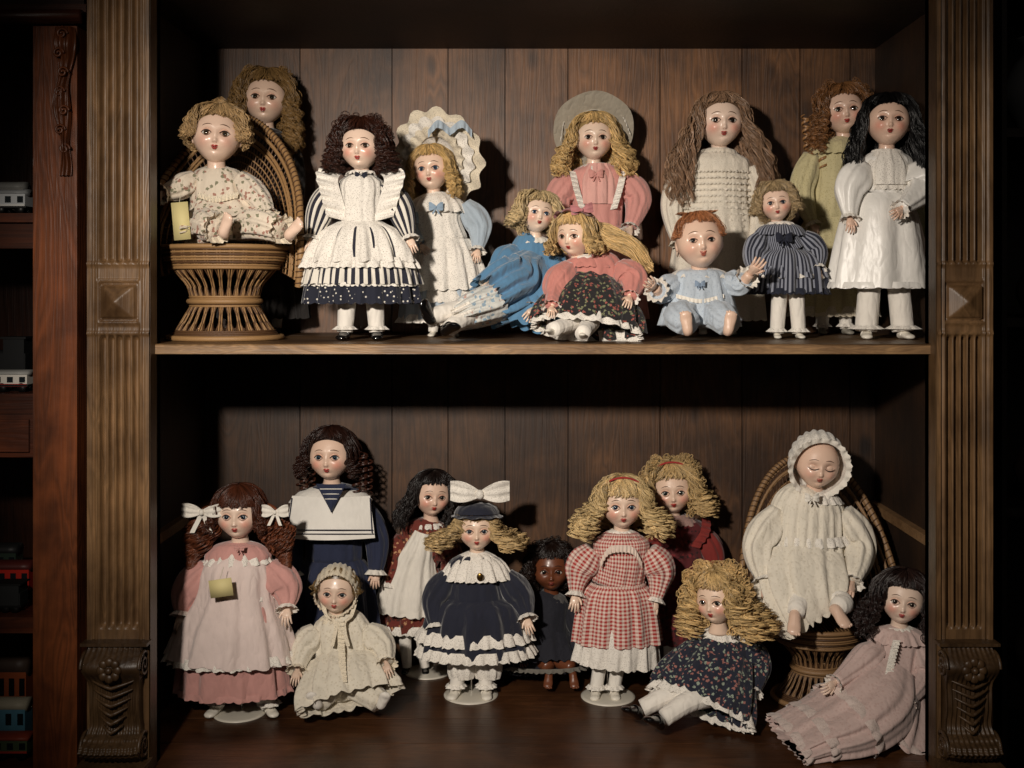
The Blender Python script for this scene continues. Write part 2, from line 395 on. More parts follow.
        if bangs:
            m=bangs; az=np.radians(g.uniform(-amin-6,amin+6,m))[:,None]; t=np.linspace(0,1,14)[None]
            e0=np.radians(84); e2=np.arcsin(np.clip(bz/HZ+g.uniform(-.06,.06,m),-1,1))[:,None]
            el=e0+(e2-e0)*t; A=az*(.4+.6*t)
            Q=headf(dirv(A,el))*(1.07+puff*.35*g.uniform(0,1,m)[:,None]+.03*np.sin(t*3.1))[...,None]
            w=2*np.pi*1.5*t+g.uniform(0,6,m)[:,None]
            Q[...,0]+=.4*amp*np.sin(w)*t; Q[...,2]+=.3*amp*np.cos(w)*t
            s.strands(Q,r*1.1*s.R*(1-.5*t**2),(col*g.uniform(1-var,1+var,(m,1)))[:,None]*np.ones((1,14,1)),ch,.05)
    def frizz(s,col,n=160,rad=1.5,r=.022,zc=.1,low=-.6,amp=.12):
        col=hcol(col); g=s.rng; M=26; t=np.linspace(0,1,M)[None]
        az=np.radians(g.uniform(58,180,n)*np.where(np.arange(n)%2,1,-1))[:,None]; el=g.uniform(low,1.3,n)[:,None]
        p=headf(dirv(az+0*t,el-.35*t))*(1.05+(rad-1.05)*np.sin(t*np.pi*.8)*g.uniform(.5,1,n)[:,None])[...,None]
        w=2*np.pi*g.uniform(2.5,4.5,n)[:,None]*t+g.uniform(0,6,n)[:,None]
        p[...,0]+=amp*np.cos(w); p[...,2]+=amp*np.sin(w); p[...,1]+=amp*.6*np.cos(w*.8)
        s.strands(p,r*s.R*(1-.4*t),(col*g.uniform(.75,1.35,(n,1)))[:,None]*np.ones((1,M,1)),4,.05)
    def ringlets(s,col,items,turns=5,amp=.13,r=.1):
        col=hcol(col)
        for (x,y,z,L) in items:
            t=np.linspace(0,1,int(turns*9)); w=2*np.pi*turns*t+x*9
            for dph in np.linspace(0,5.6,9):
                Q=np.stack([x+amp*np.cos(w+dph*.55),y+amp*np.sin(w+dph*.55),z-L*t-.02*dph],-1)
                s.mb('hair').tubes(s.hl(Q),r*.33*s.R*(1-.4*t**3),HAIR,4,(col*s.rng.uniform(.7,1.3))[None,None]*np.ones((1,len(t),1)))
    def bonnet(s,mat,sc=1.2,a=112,fl=.45,mat2=None,nf=22):
        al=np.linspace(0,1,18); b=np.linspace(0,2*np.pi,nf*7,endpoint=False)
        A=al[:,None]*np.radians(a)*np.ones_like(b)
        d=np.cos(A)[...,None]*np.array([0,-.95,.3])+np.sin(A)[...,None]*(np.cos(b)[:,None]*np.array([0,.3,.95])+np.sin(b)[:,None]*np.array([1,0,0]))
        Q=headf(nz(d))*(sc*(1+.03*np.sin(b*nf)[None]*np.sin(al*np.pi)[:,None]**.5))[...,None]
        s.mb('bonnet').grid(s.hl(Q),mat,wrap=True)
        rim=Q[-1]; j=np.linspace(0,1,5)[:,None]
        out=nz(rim*np.array([1,0,1])); wv=np.sin(b*nf)
        R2=rim[None]+out[None]*(fl*j)[...,None]+np.array([0,1,0])*((.12*j+.09*j*wv[None])[...,None])+out[None]*(.03*j*np.sin(b*nf*2)[None])[...,None]
        s.mb('bonnet').grid(s.hl(R2),mat2 or mat,wrap=True)
    def hat(s,mat,rad=1.9,tilt=40,cz=.55,cy=-.25,crown=.95,mat2=None,nf=14,wob=.08,band=None,roll=0,ch=.7,cx=0,bh=.22):
        t=math.radians(tilt); ro=math.radians(roll)
        ax=np.array([math.sin(ro),-math.sin(t),math.cos(t)]); fx=nz(np.cross(np.cross(ax,[0,1,0]),ax)); ax=nz(ax); sx=np.cross(fx,ax)
        c=np.array([cx,cy,cz]); b=np.linspace(0,2*np.pi,nf*7,endpoint=False)
        ring=lambda r,h,w=0:c+ax*(h+w*np.sin(nf*b))[:,None]+(np.cos(b)[:,None]*fx+np.sin(b)[:,None]*sx)*(r*(1+.6*w*np.cos(nf*b)))[:,None]
        z=np.zeros_like(b)
        Q=[ring(.01+z,ch+.05+z)]
        for a in (20,40,60,75,85): Q.append(ring(crown*math.sin(math.radians(a))+z,.05+ch*math.cos(math.radians(a))+z))
        Q=np.array(Q); s.mb('hat').grid(s.hl(Q),mat,wrap=True)
        B=np.array([ring(crown*.98+z,.08+z),ring(crown+(rad-crown)*.35+z,-.02+z,wob*.3),ring(crown+(rad-crown)*.7+z,-.03+z,wob*.7),ring(rad+z,-.06+z,wob)])
        s.mb('hat').grid(s.hl(B),mat2 or mat,wrap=True)
        if band: 
            B=np.array([ring(crown*1.02+z,.0+z),ring(crown*1.02+z,bh+z)]); s.mb('hat').grid(s.hl(B),band,wrap=True)
    def band(s,mat,az0=-80,az1=80,el=52,w=.06,sc=1.2):
        a=np.radians(np.linspace(az0,az1,40)); e=math.radians(el)
        d=np.stack([np.sin(a),math.cos(e)*np.cos(a),math.sin(e)*np.cos(a)],-1)
        Q=headf(nz(d))*sc; s.mb('headband').tubes(s.hl(Q),w*s.R,mat,8)
    def bow(s,c,size,mat,part='bow',tails=True,local=False,rot=0,hh=.5):
        c=s.hl(np.array(c)) if local else s.P(*c); z=size*s.k; r=math.radians(rot)
        M=np.array([[math.cos(r),0,-math.sin(r)],[0,1,0],[math.sin(r),0,math.cos(r)]])
        for sd in(-1,1):
            for lay in(-1,1):
                u=np.linspace(0,1,12)[:,None]; v=np.linspace(-1,1,11)[None]
                h=(.10+hh*np.sin(u*1.9))*v
                P=np.stack(np.broadcast_arrays(sd*u*1.0,-lay*.2*np.sin(u*np.pi)-.07*np.cos(v*7)*u,h+.12*u),-1)*z
                s.mb(part).grid(c+P@M.T,mat)
            if tails:
                u=np.linspace(0,1,8)[:,None]; v=np.linspace(-1,1,4)[None]
                P=np.stack(np.broadcast_arrays(sd*u*.45+v*.12,-.06+.08*np.sin(u*5)+v*0,-u*1.0+0*v),-1)*z
                s.mb(part).grid(c+P@M.T,mat)
        s.mb(part).ellip(c-[0,.1*z,0],np.array([.14,.15,.16])*z,mat)
    # limbs ----------------------------------------------------
    def hand(s,wr,dr,size,inner=1,nrm=None):
        wr=np.asarray(wr); dr=nz(dr); nrm=np.array([0,-1,0.]) if nrm is None else np.array(nrm,float)
        nrm=nz(nrm-dr*np.dot(nrm,dr)); sv=np.cross(dr,nrm); z=size*s.k; mb=s.mb('hands')
        pt=lambda a,w:[*(wr+dr*a*z),w*z,w*z*.5]
        mb.sweep([pt(-.1,.13),pt(.12,.2),pt(.35,.26),pt(.52,.22)],SKIN,12,side=sv,col=s.skin)
        for i,(o,l) in enumerate([(-1.5,.38),(-.5,.48),(.5,.52),(1.5,.44)]):
            b=wr+dr*.46*z+sv*o*.125*z*(-inner); d2=nz(dr+sv*o*.12*(-inner))
            q=np.array([b,b+d2*l*.4*z,b+d2*l*.75*z+nrm*-.08*z,b+d2*l*.95*z-nrm*.2*z])
            mb.tubes(cr(q,8),np.linspace(.075,.045,8)*z,SKIN,6,np.array(s.skin)[None,None])
        b=wr+dr*.15*z-sv*inner*.14*z; d2=nz(dr*.7-sv*inner*.75)
        mb.tubes(cr(np.array([b,b+d2*.22*z,b+nz(d2+dr*.4)*.45*z]),7),np.linspace(.09,.055,7)*z,SKIN,6,np.array(s.skin)[None,None])
    def arm(s,pts,mat,rad,r0=4.2,hs=15,cuff=None,cut=1.0,fold=.1,inner=None,nf=8,nrm=None,ks=.84):
        rad=[r*ks for r in rad]
        Q=[s.pt((*t[:3],r0*(1-.17*i))) for i,t in enumerate(pts)]
        s.mb('arms').sweep(Q,SKIN,12,side=(0,1,0),col=s.skin)
        A=np.array(Q)[:,:3]; m=len(rad); C=cr(A,21)
        idx=np.linspace(0,20*cut,m).round().astype(int)
        if mat is not None:
            s.mb('sleeves').sweep([[*C[i],r*s.k,r*s.k] for i,r in zip(idx,rad)],mat,64,side=(0,1,0),fold=[fold*.6,fold,fold,fold*.6],nf=nf,rng=s.rng,k=s.k,cap=True)
        if cuff is not None:
            e=C[idx[-1]]; dd=nz(C[min(20,idx[-1])]-C[idx[-1]-2]); r=rad[-1]
            s.mb('cuffs').sweep([[*(e-dd*1*s.k),r*s.k*.9,r*s.k*.9],[*(e+dd*4.5*s.k),r*s.k*1.45,r*s.k*1.45]],cuff,72,m=4,side=(0,1,0),fold=[.02,.14],nf=11,cap=False,rng=s.rng)
        dr=C[-1]-C[-4]
        if inner is None: inner=1 if A[-1][0]<A[0][0] else -1
        s.hand(C[-1]+nz(dr)*2*s.k,dr,hs,inner,nrm)
    def foot3(s,an,fw,up,L,mat,bare=False,strap=None,col=None):
        an=np.asarray(an); fw=nz(fw); up=nz(np.array(up,float)-fw*np.dot(up,fw)); sv=np.cross(fw,up); z=L*s.k; mb=s.mb('feet' if bare else 'shoes')
        q=lambda a,h,w,b:[*(an+fw*a*z+up*(-.3+b)*z),w*z,h*z]
        kw=dict(n=18,side=sv,col=(s.skin if bare else None))
        mb.sweep([q(-.26,.05,.05,.12),q(-.22,.13,.15,.12),q(-.05,.2,.19,.2),q(.15,.17,.2,.17),q(.38,.12,.225,.12),q(.56,.1,.2,.1),q(.66,.04,.1,.07)],mat,**kw)
        if bare:
            for i in range(5):
                o=(i-2)*.085; mb.ellip(an+fw*(.64-.03*abs(i-1))*z+sv*o*z+up*-.2*z,np.array([.05,.05,.055])*z,mat,8,6,None,col=s.skin)
        if strap is not None:
            a=np.linspace(0,np.pi,9); L_=np.array([an+fw*.14*z+sv*.2*z*math.cos(t)+up*(-.16+.24*math.sin(t))*z for t in a])
            mb.tubes(L_,.03*z,strap,6)
    def leg(s,hip,px,f,L=18,shoe=None,sock=None,r=(9,7,5),yaw=0,frill=None,strap=None):
        x=W(px,HY,s.y-f*s.k)[0]-s.base[0]; an=np.array([x,-f*s.k,.32*L*s.k])
        h=np.array(s.P(*hip)); mid=(h+an)/2
        m=sock or SKIN
        s.mb('legs').sweep([[*h,r[0]*s.k,r[0]*s.k],[*mid,r[1]*s.k,r[1]*s.k],[*(an*.8+mid*.2),r[2]*s.k,r[2]*s.k],[*an,r[2]*.95*s.k,r[2]*.95*s.k]],m,14,col=s.skin if sock is None else None)
        ya=math.radians(yaw); fw=np.array([math.sin(ya),-math.cos(ya),0])
        s.foot3(an,fw,(0,0,1),L,shoe,strap=strap)
        if frill is not None:
            c=an+[0,0,.1*L*s.k]; rr=r[2]*s.k
            s.mb('socks').sweep([[*(c+[0,0,3.5*s.k]),rr*1.05,rr*1.05],[*c,rr*1.5,rr*1.5]],frill,60,m=4,fold=[.02,.14],nf=10,cap=False,rng=s.rng)
    def stand_(s,px,f=0,r=24):
        x=W(px,HY,s.y-f*s.k)[0]-s.base[0]; c=np.array([x,-f*s.k,0]); m=plain('stand_white','#d8d2c4',.35,coat=.4)
        b=np.linspace(0,2*np.pi,48,endpoint=False); Q=[]
        for rr,h in((0.01,.004),(.9,.004),(1,.0025),(1,.0)): Q.append(c+np.stack([rr*r*s.k*np.cos(b),rr*r*s.k*np.sin(b),h+0*b],-1))
        s.mb('stand').grid(np.array(Q),m,wrap=True)
        s.mb('stand').tubes(np.array([c+[0,r*.3*s.k,0],c+[0,r*.3*s.k,80*s.k]]),.0025,plain('stand_rod','#b0aca4',.3,1),8)
    def std(s,cx,chin,R,sw,yw,ww,yh,wh,top,skirt,fold=.07,nf=13,depth=.62,bell=.5,hem=1.5,puff=0,tx=None):
        ys=chin+.30*R; tx=cx if tx is None else tx; sw*=.86; fold*=1.5
        s.sw('bodice',[(tx,ys-2,0,.45*R,.4*R),(tx,ys+2,0,.72*sw,.45*sw),(tx,ys+.35*sw,0,sw,.58*sw),(tx,(ys+yw)/2+2,1,.92*sw,.62*sw),(cx,yw,0,ww,ww*.72)],top,n=90,fold=[.0,.03,.05],nf=13)
        h=yh-yw; q=lambda a,b:(cx,yw+h*a,0,ww+(wh-ww)*b,(ww+(wh-ww)*b)*(.74+(depth-.74)*a))
        s.sw('skirt',[(cx,yw-2,0,ww*1.02,ww*.75),q(.1,.22+.3*bell),q(.35,.45+.35*bell),q(.68,.72+.2*bell),q(1,1)],skirt,n=170,m=30,fold=[.02,fold*.7,fold,fold],nf=nf,cap=False,hem=hem)
        s.depth=depth
    def ruff(s,cx,py,rw,drop,flare,mat,amp=.05,nf=26,part='ruffle',depth=None,f=0,arc=None):
        d=depth or s.depth
        s.sw(part,[(cx,py,f,rw,rw*d),(cx,py+drop*.5,f,rw+flare*.65,(rw+flare*.65)*d),(cx,py+drop,f,rw+flare,(rw+flare)*d)],mat,n=nf*6,m=7,fold=[.02,amp*1.25],nf=nf,cap=False,hem=1.5,arc=arc)
    def collar(s,px,py,r0,r1,drop,mat,amp=.05,nf=14,part='collar',d=.66):
        s.sw(part,[(px,py,0,r0,r0*.85),(px,py+drop*.35,0,(r0+r1)*.58,(r0+r1)*.5*d*1.1),(px,py+drop,1,r1,r1*d)],mat,n=nf*7,m=8,fold=[0,amp],nf=nf,cap=False,hem=1.5)
    def tag(s,px,py,f,w,h,rot=0):
        c=s.P(px,py,f); m=plain('price_tag','#d8ca90',.7); k=s.k; r=math.radians(rot)
        M=np.array([[math.cos(r),0,-math.sin(r)],[0,1,0],[math.sin(r),0,math.cos(r)]])
        V=np.array([[a*w/2*k,b*.3*k,c_*h/2*k] for b in(-1,1) for a,c_ in((-1,-1),(1,-1),(1,1),(-1,1))])@M.T+c
        s.mb('tag').raw(V,[[0,1,2,3],[4,7,6,5],[0,4,5,1],[1,5,6,2],[2,6,7,3],[3,7,4,0]],m)
        s.mb('tag').tubes(np.array([c+M@[0,0,h/2*k],c+M@[2*k,k,h*.75*k],c+M@[4*k,4*k,h*1.1*k]]),.3*k,plain('string','#cfc7b0',.8),5)
    def done(s):
        e=empty(s.name,s.base)
        for p,mb in s.parts.items(): mb.build(p,e,zmin=s.clamp)
        return e
# ---------------------------------------------------------------- fabrics
WH=cloth('#e9e3d8'); CRM=cloth('#dccfb6'); LACE=cloth('#efe9df','lace',sc=110); CLACE=cloth('#e3d7c0','lace',sc=110)
SAT=cloth('#f2efe9',rough=.36,sheen=.1,bs=.28); NAVY=cloth('#151a2c',sheen=.15); BLKC=cloth('#0e0d10',sheen=.1)
KNIT=cloth('#e6ddcd','lace',c2='#a79b87',sc=120)
SHW=plain('shoe_white','#e2dccf',.4,coat=.2); SHB=plain('shoe_black','#0b0a0b',.2,coat=.6)
SOCK=cloth('#ece6dc')
# ================================================================ UPPER SHELF
# --- tall doll behind the wicker chair
d=Doll('porcelain_doll',262,.50,'u',11)
d.head(266,124,21,6,2,3,iris='#3c3020',skin='#d9a988',blush=.35)
d.hair('#86683f',n=230,L=2.9,puff=.5,spread=.3,amp=.15,turns=6,r=.05,bangs=46,bz=.68)
d.frizz('#8a6a3e',120,1.55)
d.ringlets('#9a7846',[(1.35,.3,-.3,3.2),(1.5,-.1,-.2,3.3),(1.15,.5,-.6,2.6),(-1.3,.2,-.3,2.4)],turns=6,amp=.2,r=.1)
vel=cloth('#1f1a18',sheen=.2)
d.std(264,124,20,30,200,22,318,44,vel,vel,depth=.5); d.ruff(264,128,9,6,5,CLACE,.1,12,'collar')
for sd in(-1,1): d.arm([(264+sd*25,142,0),(264+sd*34,178,2),(264+sd*32,212,10)],vel,[8,11,9,8,6],cuff=CLACE)
for sd in(-1,1): d.leg((264+sd*12,290,0),264+sd*13,4,20,SHB,SOCK,yaw=sd*10)
d.done()
# --- peacock chair
def wicker_chair(name,cx,y,shelf,seat_py,seat_r,rx,ry,waist_r,base_r,colr,spk=34,wrap=16,ex=1.1,zlow=.55,lean=.1):
    e_base=np.array([W(cx,HY,y)[0],y,SH[shelf]]); k=PX*S(y); e=empty(name,e_base)
    M1=plain('rattan_light'+colr[0],colr[0],.45,bs=.4); M2=plain('rattan_dark'+colr[1],colr[1],.5,bs=.4)
    zs=W(cx,seat_py,y)[2]-SH[shelf]; r1=seat_r*k; r2=waist_r*k; r3=base_r*k
    mb=MB(); n=30
    tz=np.linspace(0,1,25); zz=zs*(1-tz)
    prof=np.interp(tz,[0,.12,.22,.4,.56,.62,.8,1],[r1,r1*.98,r1*.86,r2*1.12,r2,r2,r2*1.05+(r3-r2)*.35,r3])
    for dr,off in ((0,0),(0,.05),(.55,.02),(-.55,.02)):
        a0=np.arange(n)*2*np.pi/n+off; A=a0[:,None]+dr*tz[None]
        P=np.stack([prof*np.cos(A),prof*.85*np.sin(A),np.broadcast_to(zz,A.shape)],-1); mb.tubes(P,.0017,M1 if dr==0 else M2,5,ref=(.1,.2,1))
    b=np.linspace(0,2*np.pi,61)
    def ring(z,r,rad,m):
        P=np.stack([r*np.cos(b),.85*r*np.sin(b),z+.0*b],-1); mb.tubes(P,rad,m,7,ref=(0,0,1))
    for t in list(np.linspace(.0,.22,9))+list(np.linspace(.53,.63,5))+list(np.linspace(.9,.98,5)):
        r=np.interp(t,tz,prof); ring(max(zs*(1-t),.004),r*1.01,.0026,M1 if int(t*100)%2 else M2)
    ring(zs*1.0,r1*1.03,.0055,M1); ring(.006,r3*1.02,.006,M1); ring(zs*.42,r2*1.06,.006,M1); ring(zs*.78,r1*.88,.004,M1)
    P=np.array([[[r*r1*np.cos(a),.85*r*r1*np.sin(a),zs-.004*(1-r)] for a in b] for r in np.linspace(0,1,8)]); mb.grid(P,M2)
    for j in np.linspace(-.95,.95,26):
        h=math.sqrt(1-j*j)*r1*.85; mb.tubes(np.array([[j*r1,-h,zs+.001],[j*r1,h,zs+.001]]),.0018,M1,5)
    mb.build('seat_and_base',e)
    bk=MB(); RX,RY=rx*k,ry*k
    def pf(r,ph):
        sx=np.sign(np.sin(ph))*np.abs(np.sin(ph))**ex; x=RX*r*sx; z=zs+RY*r*np.cos(ph)
        fwd=(.62*r1)*(1-1.55*np.abs(x/RX)**2.2*np.clip(1.15-np.clip(z-zs,0,RY)/RY*.9,0,1))+lean*np.clip(z-zs,0,None)
        return np.stack(np.broadcast_arrays(x,fwd,np.maximum(z,zs*zlow)),-1)
    ph=np.radians(np.linspace(-104,104,spk*2)); 
    bk.tubes(np.array([pf(np.linspace(.05,1,14),p) for p in ph]),.0017,M2,5)
    pp=np.radians(np.linspace(-104,104,90))
    for r in np.linspace(.18,.97,wrap):
        P=pf(r,pp); P[:,1]+=.0015*np.cos(np.arange(90)*np.pi+r*40)
        bk.tubes(P,.0018,M1,5)
    for r in (.52,.55,.82,.85): bk.tubes(pf(r,pp),.003,M1,6)
    rim=pf(1.0,np.radians(np.linspace(-106,106,140))); bk.tubes(rim,.0075,M1,8)
    t=np.linspace(0,1,1400); C=pf(1.0,np.radians(-106+212*t)); T=nz(np.gradient(C,axis=0)); A=nz(np.cross(T,[0,1,0])); B=np.cross(T,A); w=2*np.pi*90*t
    bk.tubes(C+.0082*(A*np.cos(w)[:,None]+B*np.sin(w)[:,None]),.0014,M2,4)
    bk.tubes(pf(.93,np.radians(np.linspace(-104,104,140))),.004,M1,6)
    bk.build('fan_back',e)
    return zs
zs=wicker_chair('wicker_chair',225,.19,'u',248,60,80,140,33,55,('#a07c52','#5c4028'),ex=1.2)
# --- doll in the chair
d=Doll('porcelain_doll',217,.18,'u',12); d.clamp=W(0,247,.2)[2]-SH['u']+.002
fl1=cloth('#dfd2bf','floral','#a87c6c','#85836a',sc=75)
d.head(217,163,23,12,4,4,iris='#4a3a28',skin='#e0b296',blush=.35,f=10)
d.hair('#a98755',n=260,L=.25,puff=.35,spread=.1,amp=.1,turns=3,r=.05,bangs=50,bz=.7,e1=15)
d.frizz('#a98755',120,1.35,low=-.2,amp=.09)
g=d.rng; t=np.linspace(0,1,16)[None]; a=g.uniform(0,6.28,(60,1)); b=g.uniform(.3,.9,(60,1))
Q=np.stack([b*.5*np.cos(a+t*3)*np.sin(t*2.8),-.1+.4*np.sin(a+t*3)*np.sin(t*2.8),1.05+.7*t*g.uniform(.5,1,(60,1))],-1)
d.strands(Q,.026*d.R,(hcol('#a98755')*g.uniform(.7,1.3,(60,1)))[:,None]*np.ones((1,16,1)))
d.sw('bodice',[(217,167,4,9,8),(217,171,4,20,12),(217,182,5,25,16),(219,200,6,27,18),(222,222,6,32,22),(224,242,6,36,24)],fl1,n=90,fold=[0,.06,.1],nf=13)
d.collar(217,166,9,25,12,CLACE,.1,16); d.rib('bodice_lace',[(198,192,24),(217,196,28),(238,192,24)],(0,0,-1),6,CLACE,1.5,12)
d.sw('skirt',[(220,206,10,30,15),(226,216,22,40,12),(230,222,34,44,7)],fl1,n=120,fold=[.03,.12,.16],nf=12,cap=False,hem=3)
d.arm([(196,178,8),(178,189,18),(164,193,30)],fl1,[10,14,13,11,9],cuff=CLACE,hs=20)
d.arm([(240,178,8),(258,198,20),(268,214,34)],fl1,[10,14,13,11,8],cuff=CLACE,hs=17)
for pts,dr in (([(208,224,16),(206,224,42),(214,228,58)],(.25,-.5,.85)),([(236,226,14),(260,224,34),(280,230,48)],(.55,-.5,.65))):
    d.sw('trousers',[(*p,r) for p,r in zip(pts,(13,15,12))],fl1,n=60,side=(0,0,1),fold=.12,nf=9)
    d.sw('trouser_cuffs',[(*pts[2],9),(pts[2][0]+4,pts[2][1]+1,pts[2][2]+5,15)],CLACE,n=84,m=4,side=(0,0,1),fold=[.02,.14],nf=12,cap=False)
    d.foot3(d.P(pts[2][0]+8,pts[2][1]+4,pts[2][2]+8),dr,(-.3,-.9,.2),27,SKIN,bare=True)
d.tag(181,221,50,16,36,5)
d.done()
# --- striped navy / white apron doll
d=Doll('porcelain_doll',361,.17,'u',13)
st=cloth('#1b1c2c','stripe','#e4ded2',nu=46); sts=cloth('#1b1c2c','stripe','#e4ded2',nu=11); dots=cloth('#14182a','dots','#d8d3c8',sc=110)
d.head(361,170,20,-3,0,0,iris='#3b2a1a',skin='#e0b79c')
d.hair('#33190f',n=300,L=1.35,puff=.5,spread=.35,amp=.16,turns=6,r=.055,bangs=60,bz=.72); d.frizz('#3a1d12',170,1.65)
d.std(361,170,20,28,224,20,284,56,st,st,fold=.05,nf=17,bell=.8)
d.sw('underskirt',[(361,250,0,40,25),(361,276,0,52,32),(361,303,0,57,35)],dots,n=160,fold=[.03,.1],nf=18,cap=False,hem=2)
d.ruff(361,258,52,26,7,st,.06,24,'stripe_flounce'); d.ruff(361,282,55,4,2,LACE,.05,34,'lace_trim')
d.sw('apron',[(361,222,2,23,18),(361,232,2,40,27),(361,248,2,52,33),(361,262,2,57,37)],LACE,n=130,arc=78,fold=[.02,.09,.1],nf=14,cap=False,hem=2)
d.ruff(361,258,56,10,4,LACE,.08,26,'apron_lace',arc=80,f=2)
d.sw('bib',[(361,176,3,12,12),(361,184,3,20,16),(361,205,3,20,17),(361,224,3,20,17)],LACE,n=60,arc=70,fold=.05,nf=10,cap=False)
for sd in(-1,1):
    d.rib('bib_ruffle',[(361+sd*12,222,12),(361+sd*18,200,15),(361+sd*23,180,10),(361+sd*17,172,-4)],(sd,-.15,.25),22,LACE,3.5,6)
    d.arm([(361+sd*22,186,0),(361+sd*38,206,2),(361+sd*48,236,10)],sts,[9,15,16,14,8],cuff=LACE,hs=17,r0=4.5)
    d.leg((361+sd*12,275,0),361+sd*16,5,26,SHB,SOCK,r=(10,9,8),yaw=sd*8,frill=LACE,strap=SHB)
d.collar(361,170,8,15,6,LACE,.1,14); d.bow((361,176,15),6,NAVY)
d.done()
# --- lace bonnet doll in pale blue
d=Doll('porcelain_doll',445,.34,'u',14)
pb=cloth('#aab8c4',sheen=.4)
d.head(432,190,18,-8,0,-4,iris='#39506a',skin='#dfb090')
d.hair('#c09c58',n=220,L=1.7,puff=.3,spread=.3,amp=.13,turns=5,r=.05,bangs=50,bz=.66)
d.hat(LACE,rad=2.75,tilt=68,cz=.75,cy=-.75,crown=1.1,mat2=CLACE,nf=12,wob=.10,roll=18,ch=.5,cx=.3)
d.hat(CLACE,rad=2.2,tilt=66,cz=.8,cy=-.5,crown=1.1,mat2=LACE,nf=15,wob=.09,roll=18,ch=.5,cx=.3)
d.hat(LACE,rad=1.65,tilt=62,cz=.8,cy=-.3,crown=1.1,mat2=CLACE,nf=17,wob=.08,roll=18,ch=.5,cx=.25)
for sd in(-1,1): d.rib('hat_ribbon',[(450,128,22),(450+sd*12,120,28),(450+sd*22,130,24)],(0,-.1,-1),8,pb,1.5,4)
d.std(444,190,18,28,245,24,318,42,LACE,pb,fold=.08,tx=438)
d.sw('pinafore',[(443,240,2,26,18),(444,262,2,36,25),(445,290,2,43,29)],LACE,n=120,arc=85,fold=[.04,.1],nf=13,cap=False,hem=2)
d.ruff(445,290,42,12,4,LACE,.08,22,'lace_trim'); d.ruff(445,314,42,8,4,LACE,.08,24)
d.collar(437,192,8,32,22,LACE,.1,16); d.bow((436,207,24),7,cloth('#93a9bd'))
d.arm([(416,206,0),(408,228,4),(420,244,18)],pb,[9,15,14,10,7],cuff=LACE,hs=13)
d.arm([(464,204,0),(479,226,2),(478,248,12)],pb,[9,15,15,11,7],cuff=LACE,hs=14)
for sd in(-1,1): d.leg((444+sd*9,300,0),444+sd*11,4,16,SHW,SOCK,yaw=sd*10)
d.done()
# --- pink dress doll with straw hat
d=Doll('porcelain_doll',597,.47,'u',15)
pk=cloth('#d4958c',sheen=.4); 
d.head(594,160,18.5,2,0,0,iris='#2b1d16',skin='#e3bfa4',lips='#9a2c2a')
d.hair('#c9a665',n=300,L=2.1,puff=.4,spread=.85,amp=.16,turns=4.5,r=.055,bangs=46,bz=.7)
d.hat(cloth('#cfc3a6'),rad=2.2,tilt=60,cz=.55,cy=-.3,crown=1.08,mat2=cloth('#a59c8c'),nf=6,wob=.02,band=WH)
d.rib('hat_lining',[(560,140,2),(568,112,4),(594,100,5),(620,112,4),(630,132,2)],(0,0,-1),3,WH,1,20)
d.std(598,160,18.5,32,228,24,318,48,pk,pk,fold=.07,depth=.5)
d.sw('yoke',[(598,164,2,13,10),(598,180,2,22,17),(598,205,2,23,19)],cloth('#dfaaa0'),n=60,arc=60,fold=.08,nf=14,cap=False)
d.collar(597,163,8,22,12,LACE,.1,14); d.bow((596,174,22),7,pk)
for sd in(-1,1): 
    d.arm([(598+sd*27,178,0),(598+sd*40,200,4),(598+sd*33,226,20)],pk,[11,17,16,12,8],cuff=LACE)
    d.leg((598+sd*12,290,0),598+sd*13,4,20,SHW,SOCK,yaw=sd*10)
    d.rib('yoke_frill',[(598+sd*12,210,17),(598+sd*18,190,18),(598+sd*22,172,8)],(sd,-.2,.2),7,LACE,2,8)
d.done()
# --- blue dress doll sitting
d=Doll('porcelain_doll',538,.27,'u',16)
bl=cloth('#5684a8',sheen=.35); blf=cloth('#cfd0cb','floral','#8fa7b8','#b99a90',sc=80)
d.head(537,233,16,14,6,8,iris='#31506e',skin='#e6c2a6')
d.hair('#c0aa7c',n=240,L=.9,puff=.5,spread=.3,amp=.17,turns=5,r=.06,bangs=46,bz=.66); d.frizz('#c0aa7c',150,1.6)
d.sw('bodice',[(535,236,0,7,6),(533,240,0,16,11),(531,252,0,21,15),(528,268,2,22,16),(526,292,4,28,20),(527,318,4,32,22)],bl,n=90,fold=[0,.05,.09],nf=12)
d.sw('skirt',[(532,266,8,20,20),(520,282,24,32,28),(504,292,38,38,28),(488,302,46,40,24)],bl,n=150,m=30,side=(.35,1,.1),fold=[.03,.1,.15],nf=12,cap=False,hem=6)
d.sw('skirt_front',[(532,268,12,22,14),(530,290,30,34,18),(528,310,42,42,17),(524,326,46,44,15)],bl,n=140,fold=[.03,.1,.14],nf=11,cap=False,hem=4)
bp=[(496,302,44,32,20),(474,310,52,33,17),(454,318,58,32,12)]
d.sw('petticoat',bp,blf,n=150,m=20,side=(.35,1,.1),fold=[.03,.14],nf=12,cap=False,hem=6)
d.sw('petticoat_lace',[(466,313,54,32,14),(448,321,60,34,11)],LACE,n=150,m=6,side=(.35,1,.1),fold=[.06,.14],nf=18,cap=False,hem=3)
d.collar(534,236,7,18,9,WH,.08,12)
d.arm([(516,250,2),(502,268,16),(490,282,36)],bl,[10,18,17,12,8],cuff=LACE,hs=14)
d.arm([(550,248,0),(553,278,18),(534,308,56)],bl,[10,18,17,12,8],cuff=LACE,hs=17)
